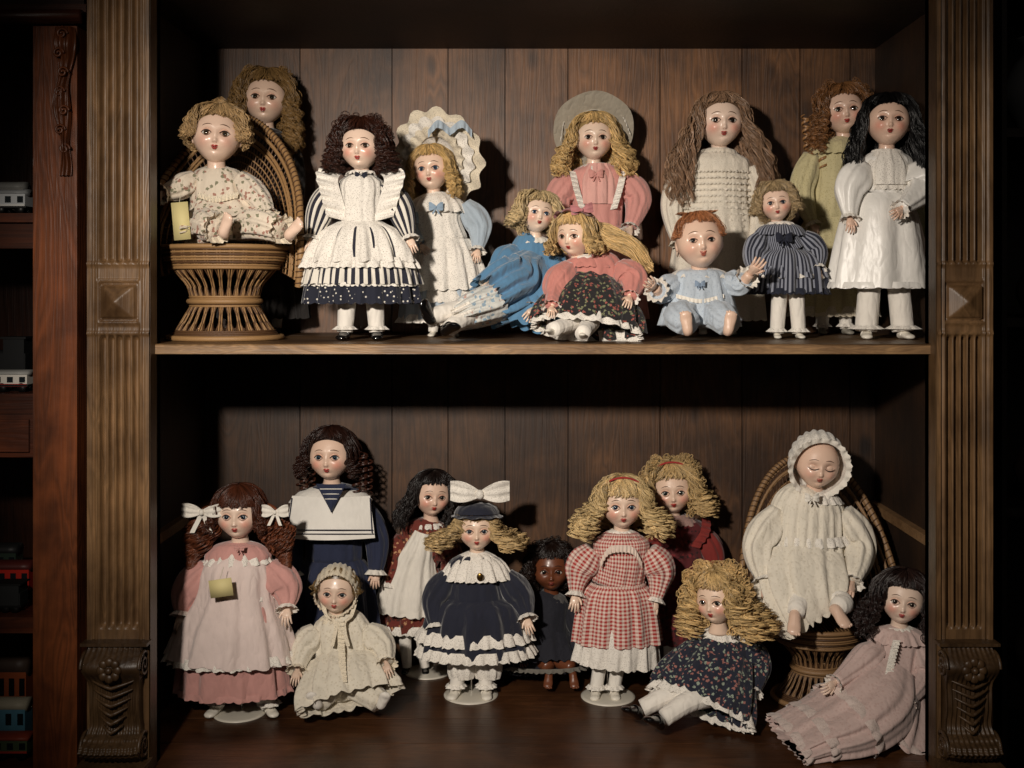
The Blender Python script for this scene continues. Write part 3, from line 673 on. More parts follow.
for h,a,dr in(((476,310,60),(428,318,90),(-.35,-.45,.8)),((476,316,60),(450,328,98),(.45,-.6,.3))):
    q=[h,((h[0]+a[0])/2,(h[1]+a[1])/2-3,(h[2]+a[2])/2),a]
    d.sw('legs',[(*p,r) for p,r in zip(q,(10,9,7.5))],SOCK,n=20,side=(0,0,1))
    d.foot3(d.P(a[0]-2,a[1]-2,a[2]+4),dr,(-.8,.2,.5) if dr[2]>.5 else (.2,.3,.9),27,SHB,strap=SHB)
d.done()
# --- pink blouse, dark floral skirt, blonde sitting
d=Doll('porcelain_doll',590,.17,'u',17)
dfl=cloth('#1c1a1c','floral','#a0564c','#7b7d5c',sc=95); pk2=cloth('#c98379',sheen=.4)
d.head(576,256,18,-32,-4,0,iris='#4a3524',skin='#e2b594')
d.hair('#c7a568',n=230,L=1.1,puff=.3,spread=.45,amp=.12,turns=3,r=.055,bangs=60,bz=.6)
g=d.rng
P=[]
for i in range(420):
    a=g.uniform(0,1); o=g.uniform(-1,1)
    P.append(cr(np.array([d.P(584+8*o,222+6*a,2),d.P(606,228+14*a+5*o,4+8*o),d.P(630,236+20*a,8+8*o),d.P(648-6*a,252+20*a,6+8*o),d.P(640+14*o,262+10*a,6+6*o)]),22))
P=np.array(P); w=np.linspace(0,18,22)[None]+g.uniform(0,6,(420,1)); P[...,2]+=.003*np.sin(w); P[...,1]+=.003*np.cos(w)
d.mb('hair').tubes(P,.0009,HAIR,3,(hcol('#c7a568')*g.uniform(.6,1.4,(420,1)))[:,None]*np.ones((1,22,1)))
d.hat(cloth('#a8686a'),rad=1.2,tilt=20,cz=1.0,cy=0,crown=.9,nf=10,wob=.07,ch=.4)
d.bow((582,210,20),11,cloth('#b8787a'),'hair_bow',tails=False,rot=8,hh=.35)
d.sw('bodice',[(590,255,0,8,7),(592,260,0,22,14),(594,270,0,28,18),(594,286,2,27,19),(592,300,4,30,22)],pk2,n=80,fold=[0,.06,.08],nf=11)
d.sw('skirt',[(592,286,4,30,20),(590,298,16,42,22),(588,312,28,50,22),(586,326,38,53,20)],dfl,n=160,fold=[.04,.1,.12],nf=13,cap=False,hem=4)
d.collar(589,255,9,28,14,pk2,.1,12); d.collar(589,254,8,18,8,LACE,.1,12,'lace_collar')
d.arm([(570,268,4),(556,288,20),(552,306,44)],pk2,[12,18,16,10,8],cuff=LACE,hs=14)
d.arm([(618,268,2),(632,282,14),(630,296,34)],pk2,[13,20,19,12,8],cuff=LACE,hs=16)
for a,dr in(((552,330,62),(-.5,-.75,.3)),((582,334,66),(.0,-.9,.3))):
    d.sw('legs',[((594+a[0])/2+3,322,30,9),(*a,7)],SOCK,n=16,side=(0,0,1)); d.foot3(d.P(*a),dr,(0,.3,1),15,SHW)
d.sw('petticoat_hem',[(588,318,30,46,20),(586,332,40,53,20)],LACE,n=150,m=6,fold=[.05,.1],nf=18,cap=False,hem=2)
d.done()
# --- long haired doll, knitted dress
d=Doll('porcelain_doll',716,.44,'u',18)
d.head(720,147,21.5,2,0,0,iris='#241812',skin='#e4c0aa',lips='#a04038')
d.hair('#9a7a60',n=460,L=4.0,puff=.3,spread=1.2,amp=.16,turns=3.5,r=.05,bangs=50,bz=.76,amin=56)
d.std(716,147,21.5,40,235,36,320,50,KNIT,KNIT,fold=.03,nf=11,depth=.52)
d.collar(718,148,10,20,8,KNIT,.04,16)
for yy in range(172,232,6): d.ruff(716,yy,35.5,2.0,.9,KNIT,.02,30,'knit_rib',depth=.66)
for sd in(-1,1):
    d.arm([(716+sd*33,168,0),(716+sd*44,205,4),(716+sd*38,240,14)],KNIT,[11,14,13,11,8],cuff=KNIT,hs=16)
    d.leg((716+sd*12,290,0),716+sd*13,4,20,SHW,SOCK,yaw=sd*10)
d.done()
# --- smiling baby doll
d=Doll('baby_doll',700,.18,'u',19)
bb=cloth('#b9c4cf','lace',c2='#9aa8b8',sc=60); 
d.head(699,268,23,0,4,-4,iris='#2d2a2a',skin='#d29c7c',lips='#b0604e',smile=.1,blush=.3,eye=.9,f=12)
d.hair('#b0744c',n=150,L=-.2,puff=.10,spread=.02,amp=.07,turns=1.5,r=.026,bangs=90,bz=.74,e1=20,var=.4,cap=False,ch=4)
g=d.rng; t=np.linspace(0,1,14)[None]; a=g.uniform(-1,1,(120,1)); b=g.uniform(-.5,.5,(120,1))
Q=np.stack([a*(.35+.55*t),b*.6-.1+.1*t,1.02+.46*t*(1-.45*t)+0*a],-1); d.strands(Q,.016*d.R,(np.array(lin('#b0744c'))*g.uniform(.7,1.3,(120,1)))[:,None]*np.ones((1,14,1)),3,.06)
d.sw('bodice',[(700,268,4,10,9),(700,272,4,24,15),(700,284,5,29,20),(700,304,6,34,24),(700,326,8,40,28)],bb,n=90,fold=[0,.06,.09],nf=12)
d.collar(700,267,11,32,13,WH,.07,10)
d.rib('bib_trim',[(676,294,24),(700,299,30),(724,294,24)],(0,0,-1),4,WH,1,12)
d.arm([(676,282,6),(661,292,18),(655,288,36)],bb,[11,15,14,13,10],cuff=WH,hs=21,cut=.75,r0=7)
d.arm([(725,282,6),(740,284,16),(750,274,30)],bb,[11,15,14,13,10],cuff=WH,hs=21,cut=.75,r0=7)
for sd,x in((-1,688),(1,729)):
    d.sw('rompers',[(700+sd*12,314,14,16,15),(700+sd*20,316,34,16,14),(x,324,50,13,12)],bb,n=50,side=(1,0,0),fold=.08,nf=8)
    d.foot3(d.P(x,330,58),(sd*.15,-.35,.9),(0,-1,-.2),26,SKIN,bare=True)
d.bow((700,284,32),5,cloth('#8699b0')); 
d.done()
# --- small doll, dark striped dress
d=Doll('porcelain_doll',786,.24,'u',20)
ns=cloth('#1c2030','stripe','#8b8f9c',nu=60); nss=cloth('#1c2030','stripe','#8b8f9c',nu=16)
d.head(776,221,15.5,-10,0,-6,iris='#2d3a4a',skin='#dcab90')
d.hair('#96815c',n=240,L=.7,puff=.4,spread=.25,amp=.13,turns=4,r=.055,bangs=50,bz=.66,e1=5); d.frizz('#96815c',130,1.5)
d.std(787,221,15.5,24,252,21,292,39,ns,ns,fold=.09,nf=14,bell=.9,tx=782)
d.ruff(787,262,32,16,8,ns,.09,18,'flounce'); d.ruff(787,288,38,6,3,NAVY,.08,22); d.ruff(787,274,37,4,2,LACE,.06,24,'lace')
d.collar(781,222,8,27,15,ns,.1,14); d.collar(781,221,7,15,6,LACE,.1,12,'lace_collar'); d.bow((784,238,22),8,NAVY)
d.arm([(762,236,2),(754,252,6),(753,268,16)],nss,[9,14,13,11,7],cuff=LACE,hs=14)
d.arm([(802,236,2),(816,250,4),(818,266,12)],nss,[9,14,13,11,7],cuff=LACE,hs=14)
for sd in(-1,1): d.leg((788+sd*8,285,0),788+sd*11,4,17,SHW,SOCK,r=(8,7.5,7),yaw=sd*6,frill=LACE)
d.done()
# --- pale yellow dress doll behind
d=Doll('porcelain_doll',832,.48,'u',21)
yl=cloth('#cdc296','lace',c2='#a89a68',sc=70)
d.head(843,134,19.5,-6,2,-4,iris='#3a2c1e',skin='#d8a082')
d.hair('#8a5f3a',n=260,L=2.2,puff=.4,spread=.5,amp=.16,turns=6,r=.05,bangs=50,bz=.7); d.frizz('#8a5f3a',150,1.6)
d.ringlets('#a0764c',[(-1.5,.1,-.2,2.6),(-1.9,-.1,0,2.4),(-1.25,.4,-.4,2.4),(1.3,.2,-.3,2.2)],turns=6,amp=.2,r=.1)
d.std(834,134,19,32,220,28,312,42,yl,yl,fold=.08,tx=838,depth=.5)
d.collar(840,137,9,34,20,yl,.12,14); d.ruff(834,306,41,10,4,CLACE,.08,22)
d.arm([(812,156,2),(802,190,8),(812,222,16)],yl,[11,15,14,11,7],cuff=CLACE)
d.arm([(862,156,0),(872,190,2),(868,222,14)],yl,[11,15,14,11,7],cuff=CLACE)
for sd in(-1,1): d.leg((834+sd*11,298,0),834+sd*12,8,19,plain('shoe_grey','#8e8a80',.5),SOCK,r=(8,7,6),yaw=sd*10,frill=LACE)
d.done()
# --- black hair, white satin
d=Doll('porcelain_doll',884,.22,'u',22)
d.head(888,146,20.5,-10,6,3,iris='#2a1a12',skin='#d9a080',lips='#983028')
d.hair('#0d0b0c',n=400,L=3.8,puff=.4,spread=.75,amp=.1,turns=3,r=.05,bangs=56,bz=.7,amin=66,shift=(.25,-.3))
d.std(880,146,20.5,30,196,25,288,51,SAT,SAT,fold=.07,nf=7,bell=.35,tx=886)
d.sw('lace_yoke',[(886,152,2,14,12),(886,166,2,23,18),(886,186,2,25,20)],LACE,n=70,arc=66,fold=.05,nf=12,cap=False)
d.ruff(885,184,26,7,2.5,LACE,.06,18,'yoke_lace',depth=.7); d.ruff(880,282,51,6,2,SAT,.03,14)
d.collar(887,149,9,16,6,LACE,.08,14)
d.arm([(864,166,4),(850,190,10),(850,216,20)],SAT,[12,20,19,13,8],cuff=LACE,hs=16,fold=.14,nf=6)
d.arm([(911,166,4),(920,190,14),(902,208,38)],SAT,[12,20,19,13,8],cuff=LACE,hs=17,fold=.14,nf=6)
for sd,x in((-1,866),(1,903)): d.leg((884+sd*14,280,0),x,6,25,SHW,SOCK,r=(11,11,11),yaw=sd*12,frill=LACE,strap=SHW)
d.done()
# ================================================================ LOWER SHELF
# --- brown hair with white bows, pink dress
d=Doll('porcelain_doll',236,.27,'l',31)
pkd=cloth('#cc968e',sheen=.4); pkl=cloth('#e3d0c9',sheen=.4)
d.head(239,537,21,2,0,0,iris='#2e4052',skin='#e4bfa6')
d.hair('#4a2617',n=200,L=.9,puff=.3,spread=.3,amp=.1,turns=3,r=.055,bangs=90,bz=.45)
g=d.rng
for sd in(-1,1):
    n=210; t=np.linspace(0,1,34)[None]; a=g.uniform(0,6.28,n)[:,None]; rr=g.uniform(.2,1,n)[:,None]**.6
    bulge=np.sin(np.clip(t*1.15+.12,0,1)*np.pi)**.7
    Q=np.stack([sd*(1.0+.85*t**.5+.45*t)+.78*rr*bulge*np.cos(a),-.05+.1*t+.6*rr*bulge*np.sin(a),.35-.15*np.sin(t*3)-t*g.uniform(2.2,3.2,n)[:,None]],-1)
    w=30*t+a*3; Q[...,0]+=.15*np.cos(w)*np.clip(t*3,0,1); Q[...,1]+=.15*np.sin(w)
    d.strands(Q,.027*d.R,(np.array(lin('#6a3a24'))*g.uniform(.6,1.4,(n,1)))[:,None]*np.ones((1,34,1)))
d.bow((202,512,20),20,WH,'hair_bow',hh=.22); d.bow((275,512,20),13,WH,'hair_bow',hh=.35)
d.std(234,537,21,38,596,36,690,56,pkd,pkd,fold=.05,nf=11,bell=.5,tx=238)
d.sw('apron',[(237,552,2,18,15),(237,566,2,34,24),(236,596,2,40,29),(234,625,2,54,37),(232,655,2,64,43)],pkl,n=130,fold=[0,.05,.08],nf=12,cap=False,hem=2)
d.ruff(232,648,62,9,4,LACE,.06,26,'apron_lace',depth=.66); d.ruff(234,684,56,6,2,pkd,.05,20); d.ruff(237,592,39,4,1,LACE,.05,20,'waist_lace',depth=.72)
d.collar(238,543,9,34,20,LACE,.09,16); d.bow((239,548,26),5,pkd)
d.arm([(208,566,0),(188,592,4),(182,612,12)],pkd,[12,20,19,15,9],cuff=LACE,hs=18)
d.arm([(268,566,0),(286,588,4),(287,606,14)],pkd,[12,20,19,14,9],cuff=LACE,hs=18)
d.leg((222,680,0),217,0,27,SHW,SOCK,r=(10,9,8),yaw=-15,frill=LACE,strap=SHW)
d.leg((254,680,0),269,2,25,SHW,SOCK,r=(10,9,8),yaw=35,frill=LACE,strap=SHW)
d.stand_(240,0,26); d.tag(221,588,46,22,17,8); d.done()
# --- sailor doll
d=Doll('sailor_doll',334,.47,'l',32)
d.head(331,479,21,-3,2,0,iris='#33485a',skin='#d8a688')
d.hair('#2c1710',n=230,L=1.0,puff=.28,spread=.3,amp=.12,turns=4,r=.055,bangs=50,bz=.8)
d.ringlets('#3d2016',[(1.25,.1,-.2,1.7),(1.5,-.2,0,1.7),(-1.25,.1,-.2,1.7),(-1.5,-.2,0,1.6),(1.8,0,-.2,1.5),(-1.0,-.3,-.5,1.5),(1.6,.2,.2,1.6)],turns=5,amp=.2,r=.11)
nv=cloth('#1d2540',sheen=.2)
d.std(334,479,21,36,560,28,650,46,nv,nv,fold=.08,nf=13,depth=.5)
SC=cloth('#e8e4dc',bs=.2)
m2=plain('collar_stripe','#1a2038',.8)
d.collar(331,485,11,42,16,SC,.0,6,'sailor_collar',d=.62)
def flat(part,corners,mat,thick=1.5,bulge=10):
    c=np.array([d.P(*q) for q in corners]); u=np.linspace(0,1,14)[:,None,None]; v=np.linspace(0,1,14)[None,:,None]
    P=(1-u)*((1-v)*c[0]+v*c[1])+u*((1-v)*c[3]+v*c[2]); P=P+np.array([0,-1,0])*(bulge*d.k*np.sin(v*np.pi))
    d.mb(part).grid(P,mat); d.mb(part).grid(P+np.array([0,thick*d.k,0]),mat)
flat('sailor_collar',[(292,496,18),(370,496,18),(375,538,30),(284,538,30)],SC)
for yy,x0,x1 in((530,286,373),(534,285,374)):
    a=np.linspace(0,1,16); L=np.array([d.P(x0+(x1-x0)*t,yy,29+10*math.sin(t*np.pi)+1.2) for t in a]); d.mb('sailor_collar').tubes(L,.5*d.k,m2,5)
for x0,x1 in((292,287),(370,372)):
    d.mb('sailor_collar').tubes(np.array([d.P(x0,498,20.5),d.P(x1,533,31.5)]),.5*d.k,m2,5)
flat('dickey',[(316,484,29.5),(346,484,29.5),(332,512,35),(331,512,35)],nv,bulge=3)
for yy,hw in((489,11),(494,8),(499,6)): d.mb('dickey').tubes(np.array([d.P(331-hw,yy,31+(yy-489)*.2),d.P(331,yy,34.4+(yy-489)*.2),d.P(331+hw,yy,31+(yy-489)*.2)]),.5*d.k,SC,5)
d.arm([(303,508,0),(292,540,2),(296,572,8)],nv,[12,15,14,12,9],cuff=WH,hs=17)
d.arm([(364,508,0),(377,540,2),(376,570,8)],nv,[12,15,14,12,9],cuff=WH,hs=17)
for sd in(-1,1): d.leg((334+sd*12,630,0),334+sd*14,4,20,SHB,SOCK,yaw=sd*10)
d.stand_(334,0,22); d.done()
# --- white bonnet seated baby
d=Doll('baby_doll',345,.30,'l',33)
wg=cloth('#ddd5c4','lace',c2='#bfb49e',sc=45)
d.head(337,611,19,2,-2,3,iris='#33404a',skin='#c8a084',f=8)
d.hair('#7a6038',n=50,L=.1,puff=.03,bangs=16,bz=.82,turns=2,r=.03,e1=15)
d.bonnet(cloth('#cfc4ae'),1.14,116,.07,CLACE)
for sd in(-1,1): d.rib('bonnet_ties',[(337+sd*17,600,12),(337+sd*12,616,18),(338+sd*4,624,24),(338+sd*8,646,32)],(1,0,0),4,CLACE,.6,5)
d.sw('bodice',[(340,612,0,8,7),(341,617,0,22,14),(342,630,0,29,18),(345,650,2,30,21),(348,668,4,36,26),(350,690,4,40,30)],wg,n=100,fold=[0,.06,.1],nf=14)
d.sw('skirt',[(346,662,8,36,20),(347,676,24,42,20),(348,690,38,48,17),(350,700,48,49,13)],wg,n=150,fold=[.04,.11,.14],nf=13,cap=False,hem=3)
d.ruff(342,658,33,6,2,CLACE,.06,22,'trim',depth=.7); d.collar(340,613,9,22,9,CLACE,.1,14)
d.rib('placket',[(337,620,24),(338,650,30),(340,682,50)],(1,0,0),7,CLACE,1,14)
d.arm([(318,630,2),(304,648,10),(298,668,26)],wg,[11,17,15,12,9],cuff=CLACE,hs=16)
d.arm([(366,630,2),(382,646,10),(386,662,26)],wg,[11,17,15,12,9],cuff=CLACE,hs=16)
for x,sd,ff in((318,-1,46),(380,1,40)):
    d.sw('trousers',[(345+sd*14,686,26,15,12),(x,702,ff,11,10)],wg,n=40,side=(1,0,0),fold=.06,nf=9)
    d.foot3(d.P(x+sd,706,ff+8),(sd*.35,-.6,.7),(0,-.8,-.3),24,SOCK)
d.done()
# --- dark hair, red floral dress, white apron
d=Doll('porcelain_doll',416,.54,'l',34)
rf=cloth('#6e2a1e','floral','#c09068','#3d2014',sc=70)
d.head(432,515,18,16,0,5,iris='#2b211a',skin='#d9a486')
d.hair('#1a1210',n=300,L=1.9,puff=.28,spread=.35,amp=.09,turns=2.5,r=.055,bangs=60,bz=.66,shift=(-.45,0))
d.std(412,515,17.5,28,566,24,628,36,rf,rf,fold=.07,tx=424,depth=.5)
d.sw('apron',[(425,530,2,12,16),(420,548,2,18,20),(414,566,2,26,21),(410,590,2,34,24),(408,610,2,37,26)],WH,n=90,arc=66,fold=[.03,.09],nf=12,cap=False,hem=2)
d.collar(426,520,8,20,9,LACE,.08,14)
d.arm([(404,536,0),(396,560,6),(390,584,14)],rf,[9,15,14,12,8],cuff=LACE,hs=15)
d.arm([(442,536,2),(452,560,6),(446,580,14)],rf,[9,14,13,11,8],cuff=LACE,hs=15)
d.ruff(412,622,36,8,3,LACE,.06,20)
for sd in(-1,1): d.leg((412+sd*8,620,0),416+sd*9,2,16,SHB,SOCK,r=(7,6,5),yaw=sd*10)
d.stand_(428,2,23); d.done()
# --- navy velvet with lace collar and white bow hat
d=Doll('porcelain_doll',474,.39,'l',35)
vn=cloth('#0e1328',sheen=.5)
d.head(477,549,18.5,2,0,0,iris='#3c4a5a',skin='#e2b898')
d.hair('#b89c68',n=360,L=1.1,puff=.12,spread=1.5,amp=.24,turns=6,r=.055,bangs=60,bz=.56)
d.hat(vn,rad=1.42,tilt=6,cz=.66,cy=-.05,crown=1.24,nf=10,wob=.04,ch=.75)
d.bow((480,494,24),29,LACE,'hat_bow',tails=False,hh=.24)
d.std(476,549,18,32,598,30,650,54,vn,vn,fold=.06,nf=12,bell=.8)
d.collar(477,552,9,36,26,LACE,.1,18); d.collar(477,551,8,22,12,LACE,.12,14,'inner_collar')
d.ruff(475,626,52,12,6,LACE,.07,26,'lace_trim'); d.ruff(476,643,55,10,4,LACE,.07,28,'lace_hem')
d.mb('medallion').ellip(d.P(480,577,27),np.array([3.2,1.2,4])*d.k,plain('gold','#8a6a3a',.3,1))
d.arm([(450,576,0),(436,600,4),(436,624,14)],vn,[12,18,17,13,9],cuff=LACE,hs=16)
d.arm([(504,576,0),(520,598,4),(526,616,14)],vn,[12,18,17,13,9],cuff=LACE,hs=17)
for sd,x in((-1,456),(1,486)):
    d.sw('pantaloons',[(475+sd*12,645,0,13,12),(475+sd*13,668,2,14,13),(475+sd*13,678,3,12,11)],LACE,n=60,fold=.08,nf=10,cap=False)
    d.leg((475+sd*11,640,0),x,8,24,SHW,SOCK,r=(9,8,7),yaw=sd*12-5,frill=LACE,strap=SHW)
d.stand_(471,4,27); d.done()
# --- dark skinned small doll
d=Doll('porcelain_doll',545,.49,'l',36)
dk=cloth('#12131f',sheen=.15)
d.head(551,589,18.5,0,0,0,iris='#1a0f0a',skin='#6a3c26',lips='#7a3228',blush=.1,brow='#1a0f0a')
d.hair('#1c100b',n=300,L=.6,puff=.35,spread=.2,amp=.13,turns=5,r=.05,bangs=60,bz=.7); d.frizz('#1c100b',120,1.45)
d.sw('bodice',[(548,591,0,8,7),(547,597,0,20,14),(546,608,0,24,17),(545,630,2,24,18),(545,650,4,32,22),(545,666,4,36,22)],dk,n=80,fold=[0,.05],nf=11)
d.sw('skirt',[(545,640,6,30,18),(544,655,18,38,17),(545,668,28,40,14)],dk,n=130,fold=[.05,.12],nf=13,cap=False,hem=3)
d.collar(548,592,8,20,10,cloth('#4d4a48'),.06,14); d.ruff(545,664,38,4,2,cloth('#6a665e'),.08,22,'trim',f=26,depth=.4)
d.arm([(526,608,2),(516,632,8),(520,652,22)],dk,[9,14,13,10,7],hs=14)
d.arm([(570,608,2),(580,632,8),(574,652,22)],dk,[9,14,13,10,7],hs=14)
for sd,x in((-1,549),(1,573)):
    d.sw('legs',[(550+sd*8,660,20,8),(x,668,34,6)],SKIN,n=16,col=d.skin); d.foot3(d.P(x,674,38),(sd*.1,-.7,-.5),(0,-.6,.7),20,SKIN,bare=True)
d.done()
# --- red gingham doll
d=Doll('porcelain_doll',616,.38,'l',37)
gi=cloth('#e2cfc2','gingham','#a82c28',nu=54,nv=27); gis=cloth('#e2cfc2','gingham','#a82c28',nu=15,nv=27)
d.head(622,527,20.5,0,0,0,iris='#3a5068',skin='#e4bb9e',lips='#b0403a')
d.hair('#d2b67e',n=360,L=1.6,puff=.35,spread=1.05,amp=.22,turns=5,r=.055,bangs=90,bz=.5)
d.band(cloth('#a82c28'),-50,50,64,.05,1.3)
d.std(617,527,20,32,584,25,640,44,gi,gi,fold=.06,nf=13,bell=.75,tx=621)
d.sw('belt',[(619,582,1,27,20),(619,588,1,27,20)],gi,n=40,m=4,cap=False)
d.sw('petticoat',[(617,620,0,38,24),(617,645,0,40,26),(616,662,0,42,27)],LACE,n=150,fold=[.04,.1],nf=15,cap=False,hem=2)
d.collar(621,530,9,22,9,gi,.05,14); d.collar(621,529,8,14,6,LACE,.08,14,'lace_collar')
d.rib('yoke_frill',[(600,562,20),(608,548,22),(621,545,24),(634,548,22),(642,562,20)],(0,0,-1),7,gi,1.5,14)
d.arm([(594,550,0),(580,570,2),(576,592,10)],gis,[12,19,18,12,8],cuff=LACE,hs=18)
d.arm([(648,550,0),(660,572,2),(656,598,10)],gis,[12,19,18,12,8],cuff=LACE,hs=18)
for sd in(-1,1): d.leg((612+sd*9,645,0),605+sd*9,5,22,SHW,SOCK,r=(8,7,6.5),yaw=sd*8-3,frill=LACE,strap=SHW)
d.stand_(608,4,27); d.done()
# --- blonde behind, dark red dress
d=Doll('porcelain_doll',676,.53,'l',38)
dr_=cloth('#561419','floral','#7a2226','#2a0a0c',sc=70)
d.head(672,512,19.5,-4,0,-3,iris='#2d3a3a',skin='#dcae8e')
d.hair('#bc9e66',n=300,L=1.3,puff=.5,spread=.7,amp=.22,turns=6,r=.055,bangs=50,bz=.66); d.frizz('#bc9e66',200,1.75)
d.band(cloth('#a82c28'),-40,40,70,.05,1.35)
d.std(680,512,19,32,568,26,640,42,dr_,dr_,fold=.06,tx=678,depth=.48)
d.collar(676,514,9,24,11,cloth('#a08078','lace',sc=80),.06,14)
d.arm([(654,536,0),(646,562,2),(650,590,10)],dr_,[12,16,15,11,7],cuff=LACE,hs=16)
red=cloth('#7c221c')
d.arm([(702,534,0),(712,558,2),(706,592,12)],red,[12,16,15,11,7],cuff=LACE,hs=16)
for sd in(-1,1): d.rib('shoulder_frill',[(676+sd*14,546,16),(676+sd*24,532,14),(676+sd*26,518,2)],(sd,-.1,-.25),9,red,2,5); d.leg((680+sd*10,630,0),680+sd*11,2,18,SHB,SOCK,r=(7,6,5),yaw=sd*10)
d.done()
# --- curly blonde sitting, navy floral
d=Doll('porcelain_doll',722,.25,'l',39)
nf_=cloth('#171c2e','floral','#9a665e','#8f9a8a',sc=95)
d.head(717,622,19.5,-34,4,-6,iris='#2a2a2a',skin='#e2b898',f=10)
d.hair('#caa96c',n=400,L=1.8,puff=.55,spread=.8,amp=.28,turns=6,r=.055,bangs=70,bz=.64,shift=(.6,-.1)); d.frizz('#caa96c',200,1.85,amp=.16)
d.sw('bodice',[(724,626,0,8,7),(724,632,0,22,14),(722,646,0,28,19),(722,668,4,30,23),(724,696,6,36,28)],nf_,n=90,fold=[0,.05],nf=12)
d.sw('skirt',[(722,655,6,34,22),(714,672,18,42,22),(706,688,30,48,20),(700,702,40,50,16)],nf_,n=150,fold=[.04,.1,.12],nf=13,cap=False,hem=4)
d.sw('petticoat_hem',[(706,692,30,44,18),(700,710,43,52,16)],LACE,n=150,m=6,fold=[.05,.12],nf=18,cap=False,hem=2)
d.collar(722,626,9,26,13,LACE,.1,14)
d.arm([(700,645,4),(688,664,12),(684,684,30)],nf_,[11,18,16,12,8],cuff=LACE,hs=16)
d.arm([(746,645,2),(758,666,8),(754,690,26)],nf_,[11,18,16,12,8],cuff=LACE,hs=16)
for h,a in(((704,690,30),(642,708,38)),((712,696,36),(664,718,58))):
    d.sw('legs',[(*h,10),((h[0]+a[0])/2,(h[1]+a[1])/2-5,(h[2]+a[2])/2,10),(*a,8)],SOCK,n=20,side=(0,0,1)); d.foot3(d.P(a[0]-5,a[1]+1,a[2]+5),(-.6,-.55,.55),(-.3,-.2,.9),29,SHB,strap=SHB)
d.done()
# --- chair and sleeping baby
zs=wicker_chair('wicker_chair',818,.36,'l',622,46,80,160,24,44,('#8a6a48','#4c3420'),spk=34,ex=.95,zlow=.8)
d=Doll('baby_doll',812,.34,'l',40); d.clamp=.002
d.head(817,487,21,-2,-4,6,closed=True,skin='#cf9a7c',lips='#a85a4c',f=8,blush=.3)
d.bonnet(LACE,1.32,114,.24,WH,20)
gn=cloth('#e6dece','lace',c2='#cfc5b2',sc=42)
d.sw('bodice',[(812,488,0,10,9),(810,494,0,28,17),(808,510,0,36,24),(806,545,4,38,27),(804,575,10,42,28),(806,600,18,42,24)],gn,n=170,fold=[0,.03,.05,.10,.12],nf=22)
d.sw('gown',[(804,560,14,44,24),(806,585,34,46,22),(812,605,46,40,17),(820,618,50,34,12)],gn,n=150,fold=[.06,.13,.16],nf=12,cap=False,hem=5)
d.collar(812,489,11,30,14,LACE,.08,18)
d.ruff(808,532,41,9,4,LACE,.08,24,'yoke_lace',depth=.7)
d.bow((812,498,30),7,WH)
d.arm([(780,512,2),(760,545,12),(764,578,32)],gn,[14,20,19,16,10],cuff=LACE,hs=20,fold=.16,nf=7)
d.arm([(840,512,2),(858,546,10),(852,580,38)],gn,[14,20,19,16,10],cuff=LACE,hs=22,fold=.16,nf=7)
for x,py,dv in((796,612,(-.2,-.75,-.5)),(838,606,(.3,-.75,-.4))):
    d.sw('legs',[(808,590,30,13),(x+3,602,52,11),(x,py,66,8)],SOCK,n=18); d.foot3(d.P(x-1,py+3,70),dv,(0,-.5,.85),28,SKIN,bare=True)
d.done()
# --- reclining pale pink lace
d=Doll('porcelain_doll',895,.20,'l',41)
pl=cloth('#cfb6af','lace',c2='#bf9f98',sc=45,bs=.3); pll=cloth('#dccac2','lace',c2='#b09890',sc=100,bs=.3)
d.head(902,622,20.5,-14,2,8,iris='#2a1a14',skin='#e6c4ae',lips='#b04a48')
d.hair('#2a1b18',n=360,L=2.1,puff=.42,spread=.6,amp=.13,turns=4,r=.055,bangs=60,bz=.68)
d.sw('bodice',[(900,626,0,8,7),(899,632,0,22,14),(896,646,0,27,18),(892,672,4,27,21),(888,700,8,36,26),(888,735,10,40,30)],pl,n=100,fold=[0,.06,.1],nf=12)
sk1=[(890,672,8,28,24),(878,696,22,42,32),(858,712,34,48,30),(834,724,42,48,23),(808,732,48,44,16),(786,739,52,42,9)]
d.sw('skirt',sk1,pl,n=180,m=40,side=(.35,-.6,.0),fold=[.03,.08,.1],nf=10,cap=False,hem=5)
d.tiers('flounces',sk1,pll,(.45,.72,.92),side=(.35,-.6,.0),grow=1.0,flare=1.10,ln=.08,nf=16,amp=.07)
sk2=[(892,684,14,32,24),(884,712,26,48,28),(872,738,40,60,24)]
d.sw('skirt_side',sk2,pl,n=170,fold=[.04,.1,.12],nf=10,cap=False,hem=6)
d.tiers('flounces',sk2,pll,(.86,),grow=1.0,flare=1.08,ln=.13,nf=16,amp=.08)
d.collar(899,626,9,30,16,pl,.12,16); d.collar(899,625,8,16,7,LACE,.1,14,'lace_collar'); d.rib('placket',[(893,640,24),(888,660,30),(884,680,42)],(1,0,0),7,LACE,1.5,12)
d.arm([(880,648,6),(858,666,18),(836,682,36)],pl,[11,17,15,11,8],cuff=LACE,hs=18)
d.arm([(917,648,4),(924,676,16),(908,700,44)],pl,[11,17,15,11,8],cuff=LACE,hs=17)
d.done()
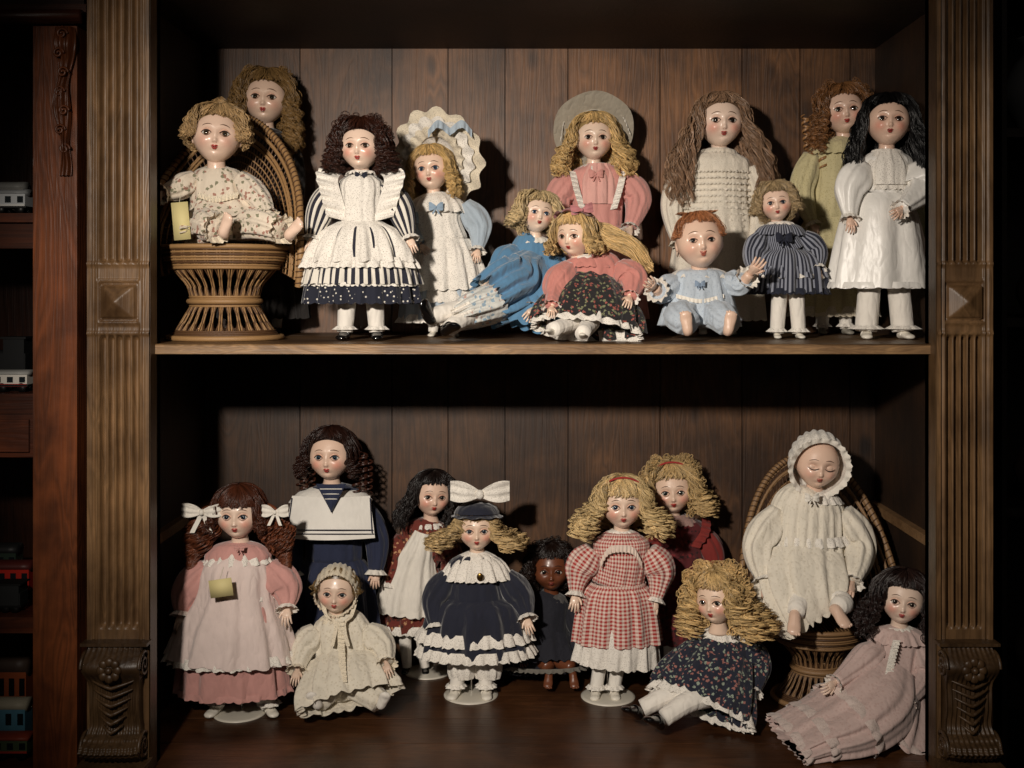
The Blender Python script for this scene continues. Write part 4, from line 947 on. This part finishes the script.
# ================================================================ CABINET
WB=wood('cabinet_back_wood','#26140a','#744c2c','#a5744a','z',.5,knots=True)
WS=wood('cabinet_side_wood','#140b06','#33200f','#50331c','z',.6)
WX=wood('cabinet_shelf_wood','#2e1a0e','#74502f','#b08a5c','x',.45)
WE=wood('worn_edge_wood','#4a301a','#9a744c','#c8a478','x',.5,2.5)
WF=wood('cabinet_floor_wood','#24120a','#5a3620','#845834','x',.34)
WP=wood('pillar_wood','#2e1c0e','#76573a','#ac875c','z',.42)
X=lambda px,y=0:W(px,HY,y)[0]
Zf=lambda py,y=0:W(HX,py,y)[2]
cab=empty('display_cabinet',(0,0,0))
rg=np.random.default_rng(5)
xl,xr=X(116),X(969); ztop=Zf(-17)
m=MB()
edges=[X(p,DEPTH) for p in (300,392,448,505,568,660,742,800,850)]
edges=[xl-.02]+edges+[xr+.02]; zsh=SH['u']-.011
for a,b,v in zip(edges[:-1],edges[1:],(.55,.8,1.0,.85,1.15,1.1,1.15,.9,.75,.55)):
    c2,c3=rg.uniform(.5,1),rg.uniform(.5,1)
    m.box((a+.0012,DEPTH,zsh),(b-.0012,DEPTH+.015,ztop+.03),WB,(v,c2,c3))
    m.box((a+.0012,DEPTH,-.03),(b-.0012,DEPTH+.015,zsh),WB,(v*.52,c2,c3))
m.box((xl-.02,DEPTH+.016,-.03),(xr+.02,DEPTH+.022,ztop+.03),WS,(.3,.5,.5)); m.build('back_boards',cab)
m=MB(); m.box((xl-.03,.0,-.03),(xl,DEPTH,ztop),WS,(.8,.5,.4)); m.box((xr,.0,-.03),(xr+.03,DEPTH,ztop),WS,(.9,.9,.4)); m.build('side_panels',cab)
m=MB(); zz=SH['u']; m.box((xl,.006,zz-.020),(xr,.22,zz),WX,(.9,.3,.2)); m.box((xl,.222,zz-.022),(xr,.41,zz),WX,(.75,.7,.3)); m.box((xl,.412,zz-.022),(xr,DEPTH,zz),WX,(.7,.5,.9))
m.box((xl,.0,zz-.020),(xr,.0062,zz-.003),WE,(1,.2,.2)); m.sweep([[xl,.005,zz-.004,.005,.004],[xr,.005,zz-.004,.005,.004]],WE,12,m=2,side=(0,1,0),col=(1,.2,.2)); m.build('shelf',cab)
m=MB(); ys=[-.02,.105,.24,.38,DEPTH]
for i,(a,b) in enumerate(zip(ys[:-1],ys[1:])): m.box((xl,a+.001,-.025),(xr,b-.001,0),WF,(rg.uniform(.8,1.05),rg.uniform(0,1),rg.uniform(0,1)))
m.sweep([[X(150),-.022,-.012,.012,.012],[X(936),-.022,-.012,.012,.012]],WF,12,side=(0,1,0),col=(1.3,.2,.7)); m.build('bottom_board',cab)
m=MB(); m.box((xl-.03,0,ztop),(xr+.03,DEPTH,ztop+.025),WS,(.7,.4,.4)); m.box((X(80),-.03,ztop+.005),(X(1000),.02,ztop+.12),WP,(.7,.4,.4)); m.build('cabinet_top',cab)
m=MB()
for xx in((xl,xl+.018),(xr-.018,xr)):
    z1=Zf(557); m.box((xx[0],.03,z1-.022),(xx[1],DEPTH,z1),WE,(1,.5,.2))
m.build('cleats',cab)
m=MB(); m.box((X(80),-.035,-.26),(X(1000),.0,-.026),WP,(.75,.1,.3)); m.build('plinth',cab)
# fluted pillars
def pillar(px0,px1,par,nm):
    m=MB(); yf=-.03; x0,x1=X(px0,yf),X(px1,yf); w=x1-x0; ZZ=lambda py:Zf(py,yf)
    nx,nzv=96,420; U=np.linspace(0,1,nx); Z=np.linspace(ZZ(768)-.05,ZZ(-20),nzv)
    UU,Zg=np.meshgrid(U,Z); dep=np.zeros_like(UU)
    fl=np.linspace(.24,.76,5); hw=.052
    for (pa,pb) in((-60,262),(336,628)):
        za,zb=ZZ(pb),ZZ(pa)
        for c in fl:
            dx=(UU-c)/hw; ez=np.maximum(np.maximum(za+hw*w-Zg,Zg-(zb-hw*w)),0)/(hw*w)
            r=np.sqrt(dx**2+ez**2); dep=np.maximum(dep,.014*np.sqrt(np.clip(1-r**2,0,1)))
    edge=np.minimum(UU,1-UU); dep-= .005*(edge<.08)+.0035*np.exp(-((edge-.14)/.02)**2)
    zc=ZZ(302); blk=(np.abs(Zg-zc)<.045)&(UU>.15)&(UU<.85); dep=np.where(blk,-.004,dep)
    px=np.abs(UU-.5)*w; pz=np.abs(Zg-zc); q=np.maximum(px,pz)
    dep=np.where(q<.034,-.007-.02*(1-q/.034),dep); dep=np.where((q>=.034)&(q<.038),.006,dep)
    for zb in (ZZ(262)-.004,ZZ(334)+.002): dep-=.004*np.exp(-((Zg-zb)/.003)**2)
    P=np.stack([x0+UU*w,yf+dep,Zg],-1)
    cc=np.full_like(UU,1.05); m.grid(P,WP,None,np.stack([cc,cc*0+.3,cc*0+.6],-1))
    m.box((x0,yf+.002,Z[0]),(x0+.003,.03,Z[-1]),WP,(.6,.2,.5)); m.box((x1-.003,yf+.002,Z[0]),(x1,.03,Z[-1]),WP,(.6,.2,.5)); m.box((x0,.01,Z[0]),(x1,.03,Z[-1]),WP,(.6,.2,.5))
    m.build('fluted_pillar_'+nm,par)
    c=MB(); cx=(x0+x1)/2; hw=w*.46; col=(.55,.3,.8)
    t=np.linspace(0,1,120); zt,zb=ZZ(642),ZZ(757)
    z=zt+(zb-zt)*t; prof=.012+.04*np.exp(-((t-.16)/.13)**2)+.014*np.exp(-((t-.5)/.2)**2)+.05*np.exp(-((t-.86)/.1)**2)
    u=np.linspace(-1,1,61)
    rib=.004*np.cos(u*np.pi*5)**2
    wd=(.86+.14*np.exp(-((t-.16)/.13)**2)+.16*np.exp(-((t-.86)/.12)**2))[:,None]
    Yd=yf-(prof[:,None]*(1-.12*u**4))-rib[None]*(1-np.exp(-((t[:,None]-.16)/.12)**2))-.002*np.sin(t[:,None]*140)*(t[:,None]>.74)
    P=np.stack([cx+u[None]*hw*wd,Yd,np.broadcast_to(z[:,None],Yd.shape)],-1); c.grid(P,WP,None,np.broadcast_to(col,P.shape))
    for sd in(0,-1): 
        e=P[:,sd]; b=e.copy(); b[:,1]=yf; c.grid(np.stack([e,b],1),WP,None,np.broadcast_to(col,(120,2,3)))
        for tc,rr in((.16,.028),(.86,.03)):
            a=np.linspace(0,4*np.pi,60); r=rr*(1-a/(4*np.pi)*.9)
            s_=1 if sd==-1 else -1; zc2=zt+(zb-zt)*tc
            L=np.stack([np.full(60,cx+s_*hw*1.0),yf-.022-r*np.cos(a),zc2+r*np.sin(a)],-1); c.tubes(L,.0035,WP,6,np.array(col)[None,None],ref=(1,0,0))
    zc2=zt+(zb-zt)*.17; yy=yf-.052
    for i in range(8):
        a=i*np.pi/4; c.ellip((cx+.016*math.cos(a),yy,zc2+.016*math.sin(a)),(.009,.005,.009),WP,10,8,col=(.7,.3,.8))
    c.ellip((cx,yy-.003,zc2),(.007,.006,.007),WP,10,8,col=(.75,.3,.8))
    for k_,tt in enumerate(np.linspace(.34,.72,6)):
        ww=hw*(.75-.08*k_)
        a=np.linspace(-1,1,15); L=np.stack([cx+a*ww,yf-.03-.012*(1-a*a)+0*a,zt+(zb-zt)*tt+.012*np.abs(a)],-1); c.tubes(L,.0035*(1.05-a**2*.6),WP,6,np.array((.65,.3,.8))[None,None])
    c.box((x0-.004,yf-.03,zt),(x1+.004,yf,zt+.006),WP,col); c.box((x0-.006,yf-.06,zb-.03),(x1+.006,yf,zb),WP,(.6,.2,.5))
    c.build('scroll_corbel_'+nm,par)
pillar(88,150,cab,'a'); pillar(936,992,cab,'b')
# ================================================================ LEFT CABINET with trains
WR=wood('mahogany','#34180c','#804222','#a66034','z',.4); WRX=wood('mahogany_x','#24100a','#5c2c17','#7c4226','x',.4)
lc=empty('train_cabinet',(0,0,0)); m=MB(); y0=.02
m.box((X(33,y0),y0,-.3),(X(77,y0),y0+.05,Zf(26,y0)),WR,(1.2,.4,.3)); m.box((X(77,y0)-.02,y0+.05,-.3),(X(77,y0),.45,Zf(26,y0)),WR,(.5,.4,.3))
m.box((-2.0,.44,-.3),(X(77,y0),.455,1.7),WR,(.25,.3,.4))
m.sweep([[-2.0,y0-.01,Zf(18,y0),.02,.014],[X(84,y0),y0-.01,Zf(18,y0),.02,.014]],WRX,16,side=(0,1,0),col=(.8,.4,.3))
m.box((-2.0,y0,Zf(12,y0)),(X(86,y0),.45,Zf(4,y0)),WRX,(.6,.4,.2)); m.box((-2.0,y0+.01,Zf(-60,y0)),(X(82,y0),.45,Zf(4,y0)),WRX,(.3,.4,.2)); m.build('carcass',lc)
m=MB(); x1=X(34,y0)
for pt,pb in((213,222),(394,414),(618,634),(768,778)): m.box((-2.0,y0+.005,Zf(pb,y0)),(x1,.44,Zf(pt,y0)),WRX,(1.1,.2,.3))
m.box((-2.0,y0+.02,Zf(248,y0)),(x1,y0+.04,Zf(222,y0)),WRX,(.6,.4,.2)); m.box((-2.0,y0+.01,Zf(458,y0)),(x1,y0+.03,Zf(414,y0)),WRX,(1.4,.4,.9)); m.box((-2.0,y0+.002,Zf(452,y0)),(x1-.012,y0+.012,Zf(420,y0)),WRX,(1.6,.6,.9)); m.build('shelves',lc)
m=MB(); cxx=X(66,y0)
t=np.linspace(0,1,90); zt,zb=Zf(28,y0),Zf(176,y0); wv=.020*(1-.55*t)+.004*np.sin(t*14); u=np.linspace(-1,1,25)
Yd=y0-(.012+.02*np.exp(-((t-.12)/.1)**2)+.012*np.exp(-((t-.45)/.15)**2)+.01*np.exp(-((t-.8)/.1)**2))[:,None]*(1-.5*u**2)-.004*np.cos(u*10+t[:,None]*8)
P=np.stack([cxx+u[None]*wv[:,None]+.004*np.sin(t*9)[:,None],Yd,np.broadcast_to((zt+(zb-zt)*t)[:,None],Yd.shape)],-1); m.grid(P,WR,None,np.broadcast_to((.75,.4,.3),P.shape))
for i in range(7):
    a=np.linspace(0,3*np.pi,30); r=.011*(1-a/(3*np.pi)*.85); zc=zt-.018-i*.038
    m.tubes(np.stack([cxx+(-1)**i*.004+r*np.cos(a),np.full(30,y0-.03+.002*i),zc+r*np.sin(a)],-1),.0025,WR,6,np.array((.8,.4,.3))[None,None])
m.build('carved_bracket',lc)
def train(name,px,py,y,length,h,body,roofc,stripe=None,loco=False):
    e=empty(name,(X(px,y),y,Zf(py,y0)+.0005)); m=MB(); M=plain('paint'+body,body,.35,coat=.3); K=plain('train_black','#121212',.4); Rf=plain('roof'+roofc,roofc,.5); G=plain('train_window','#20262a',.1,coat=1)
    L=length; w=.04
    m.box((-L/2,-w/2,.012),(L/2,w/2,.016),K); m.box((-L/2+.003,-w/2+.002,.016),(L/2-.003,w/2-.002,h*.8),M)
    if not loco:
        m.sweep([[-L/2+.002,0,h*.8,w*.5,h*.14],[L/2-.002,0,h*.8,w*.5,h*.14]],Rf,20,side=(0,1,0))
        n=max(3,int(L/.022))
        for i in range(n):
            xx=-L/2+L*(i+.5)/n; m.box((xx-.006,-w/2+.0008,h*.42),(xx+.006,-w/2+.003,h*.66),G)
        if stripe: m.box((-L/2+.003,-w/2+.0004,h*.24),(L/2-.003,-w/2+.003,h*.36),plain('stripe'+stripe,stripe,.4))
    else:
        m.sweep([[-L/2+.01,0,h*.7,.016,.016],[L/2-.05,0,h*.7,.016,.016]],M,20,side=(0,1,0)); m.box((L/2-.05,-w/2,.016),(L/2-.005,w/2,h*1.15),M); m.box((L/2-.055,-w/2-.003,h*1.15),(L/2,w/2+.003,h*1.2),Rf)
        for xx in(-L/2+.025,-L/2+.06): m.sweep([[xx,0,h*.8,.006,.006],[xx,0,h*1.15,.008,.008]],K,12)
    for xx in np.linspace(-L/2+.015,L/2-.015,6 if loco else 4):
        for yy in(-w/2+.002,w/2-.006): m.sweep([[xx,yy,.0095,.0095,.0095],[xx,yy+.004,.0095,.0095,.0095]],K,16,side=(1,0,0))
    m.build('train_body',e,zmin=0.0003)
train('toy_train_car',-6,213,.07,.15,.055,'#c9cdd0','#95989a','#e8e8e4'); train('toy_train_car',-4,213,.2,.14,.085,'#c0bab0','#9a9a96')
train('toy_train_car',-4,394,.07,.15,.048,'#e9e4da','#aaaaa6','#a82a24'); train('toy_locomotive',-4,394,.20,.15,.09,'#2a2b2c','#181818',loco=True)
train('toy_locomotive',-6,618,.07,.13,.05,'#2a2b2c','#181818',loco=True); train('toy_train_car',6,618,.17,.12,.085,'#c83226','#5a2420'); train('toy_train_car',-6,618,.27,.12,.1,'#3a4a3e','#2a2a2a')
train('toy_train_car',-4,768,.07,.15,.055,'#5c6c4e','#a84a34','#d04a38'); train('toy_train_car',-5,768,.15,.15,.1,'#6aa6c0','#d0c8b0'); train('toy_train_car',-5,768,.25,.16,.16,'#c86a40','#5a483e')
# ================================================================ ROOM, right side shelving
DW=plain('room_wall_paint','#2a2220',.9,bs=.2); DF=wood('room_floor_wood','#1a100a','#3a2416','#4c3220','x',.6)
m=MB(); m.box((-3.2,.75,-.3),(3.2,.8,2.6),DW); m.build('wall_back')
m=MB(); m.box((-3.2,-3.2,-.35),(3.2,.8,-.3),DF,(.6,.3,.3)); m.build('floor')
m=MB(); m.box((-3.2,-3.2,2.6),(3.2,.8,2.65),DW); m.build('ceiling')
m=MB(); m.box((-3.25,-3.2,-.3),(-3.2,.8,2.6),DW); m.build('wall_left')
m=MB(); m.box((3.2,-3.2,-.3),(3.25,.8,2.6),DW); m.build('wall_right')
sr=empty('shelving_unit',(0,0,0)); DK=wood('dark_shelf','#0c0806','#241812','#33231a','x',.5); m=MB(); ya=.25
m.box((X(1002,ya),ya,-.3),(X(1007,ya),.7,1.75),DK,(.8,.4,.4)); m.box((X(1002,ya),.7,-.3),(2.2,.72,1.75),DK,(.5,.4,.4))
for py in (-30,128,318,508,700): m.box((X(1007,ya),ya,Zf(py+9,ya)),(2.2,.7,Zf(py,ya)),DK,(1.3,.6,.3))
m.build('shelf_frame',sr)
def vase(name,px,py,y,h,r,colr):
    e=empty(name,(X(px,y),y,Zf(py,ya)+.0005)); m=MB(); M=plain('vase'+colr,colr,.25,coat=.6)
    m.sweep([[0,0,0,r*.55,r*.55],[0,0,h*.08,r*.6,r*.6],[0,0,h*.4,r,r],[0,0,h*.7,r*.7,r*.7],[0,0,h*.85,r*.38,r*.38],[0,0,h,r*.6,r*.6]],M,28,m=30)
    a=np.linspace(0,np.pi,14); m.tubes(np.stack([r*.5+r*.7*np.sin(a),0*a,h*.45+h*.2-h*.22*np.cos(a)],-1),r*.08,M,7); m.build('body',e)
vase('ceramic_jug',1036,128,.34,.22,.075,'#6a6c70'); vase('ceramic_vase',1038,508,.34,.17,.055,'#53463e'); vase('ceramic_vase',1038,318,.34,.14,.05,'#443a36'); vase('ceramic_jug',1038,700,.34,.19,.055,'#4c4440')
# ================================================================ LIGHT, CAMERA
def look(o,t):
    from mathutils import Vector
    o.rotation_euler=(Vector(t)-o.location).to_track_quat('-Z','Y').to_euler()
l=bpy.data.lights.new('spot_lamp','SPOT'); l.energy=245; l.color=(1,.90,.79); l.spot_size=math.radians(63); l.spot_blend=1; l.shadow_soft_size=.06
o=bpy.data.objects.new('spot_lamp',l); o.location=(-.60,-2.05,1.45); bpy.context.collection.objects.link(o); look(o,(.02,.2,.79))
l=bpy.data.lights.new('ceiling_lamp','AREA'); l.energy=2.0; l.color=(1,.86,.7); l.size=.8
o=bpy.data.objects.new('ceiling_lamp',l); o.location=(.6,-2.2,2.3); bpy.context.collection.objects.link(o); look(o,(0,.2,.7))
w=bpy.data.worlds.new('World'); bpy.context.scene.world=w; w.use_nodes=True; w.node_tree.nodes['Background'].inputs[0].default_value=(.02,.018,.016,1)
cam=bpy.data.cameras.new('Camera'); co=bpy.data.objects.new('Camera',cam); bpy.context.collection.objects.link(co)
co.location=(CX,-D,CZ); co.rotation_euler=(math.pi/2,0,0); cam.sensor_width=36; cam.lens=36*D/(1024*PX)
cam.shift_x=(512-HX)/1024; cam.shift_y=-(384-HY)/1024; cam.clip_start=.05
bpy.context.scene.camera=co
bpy.context.scene.view_settings.view_transform='Standard'
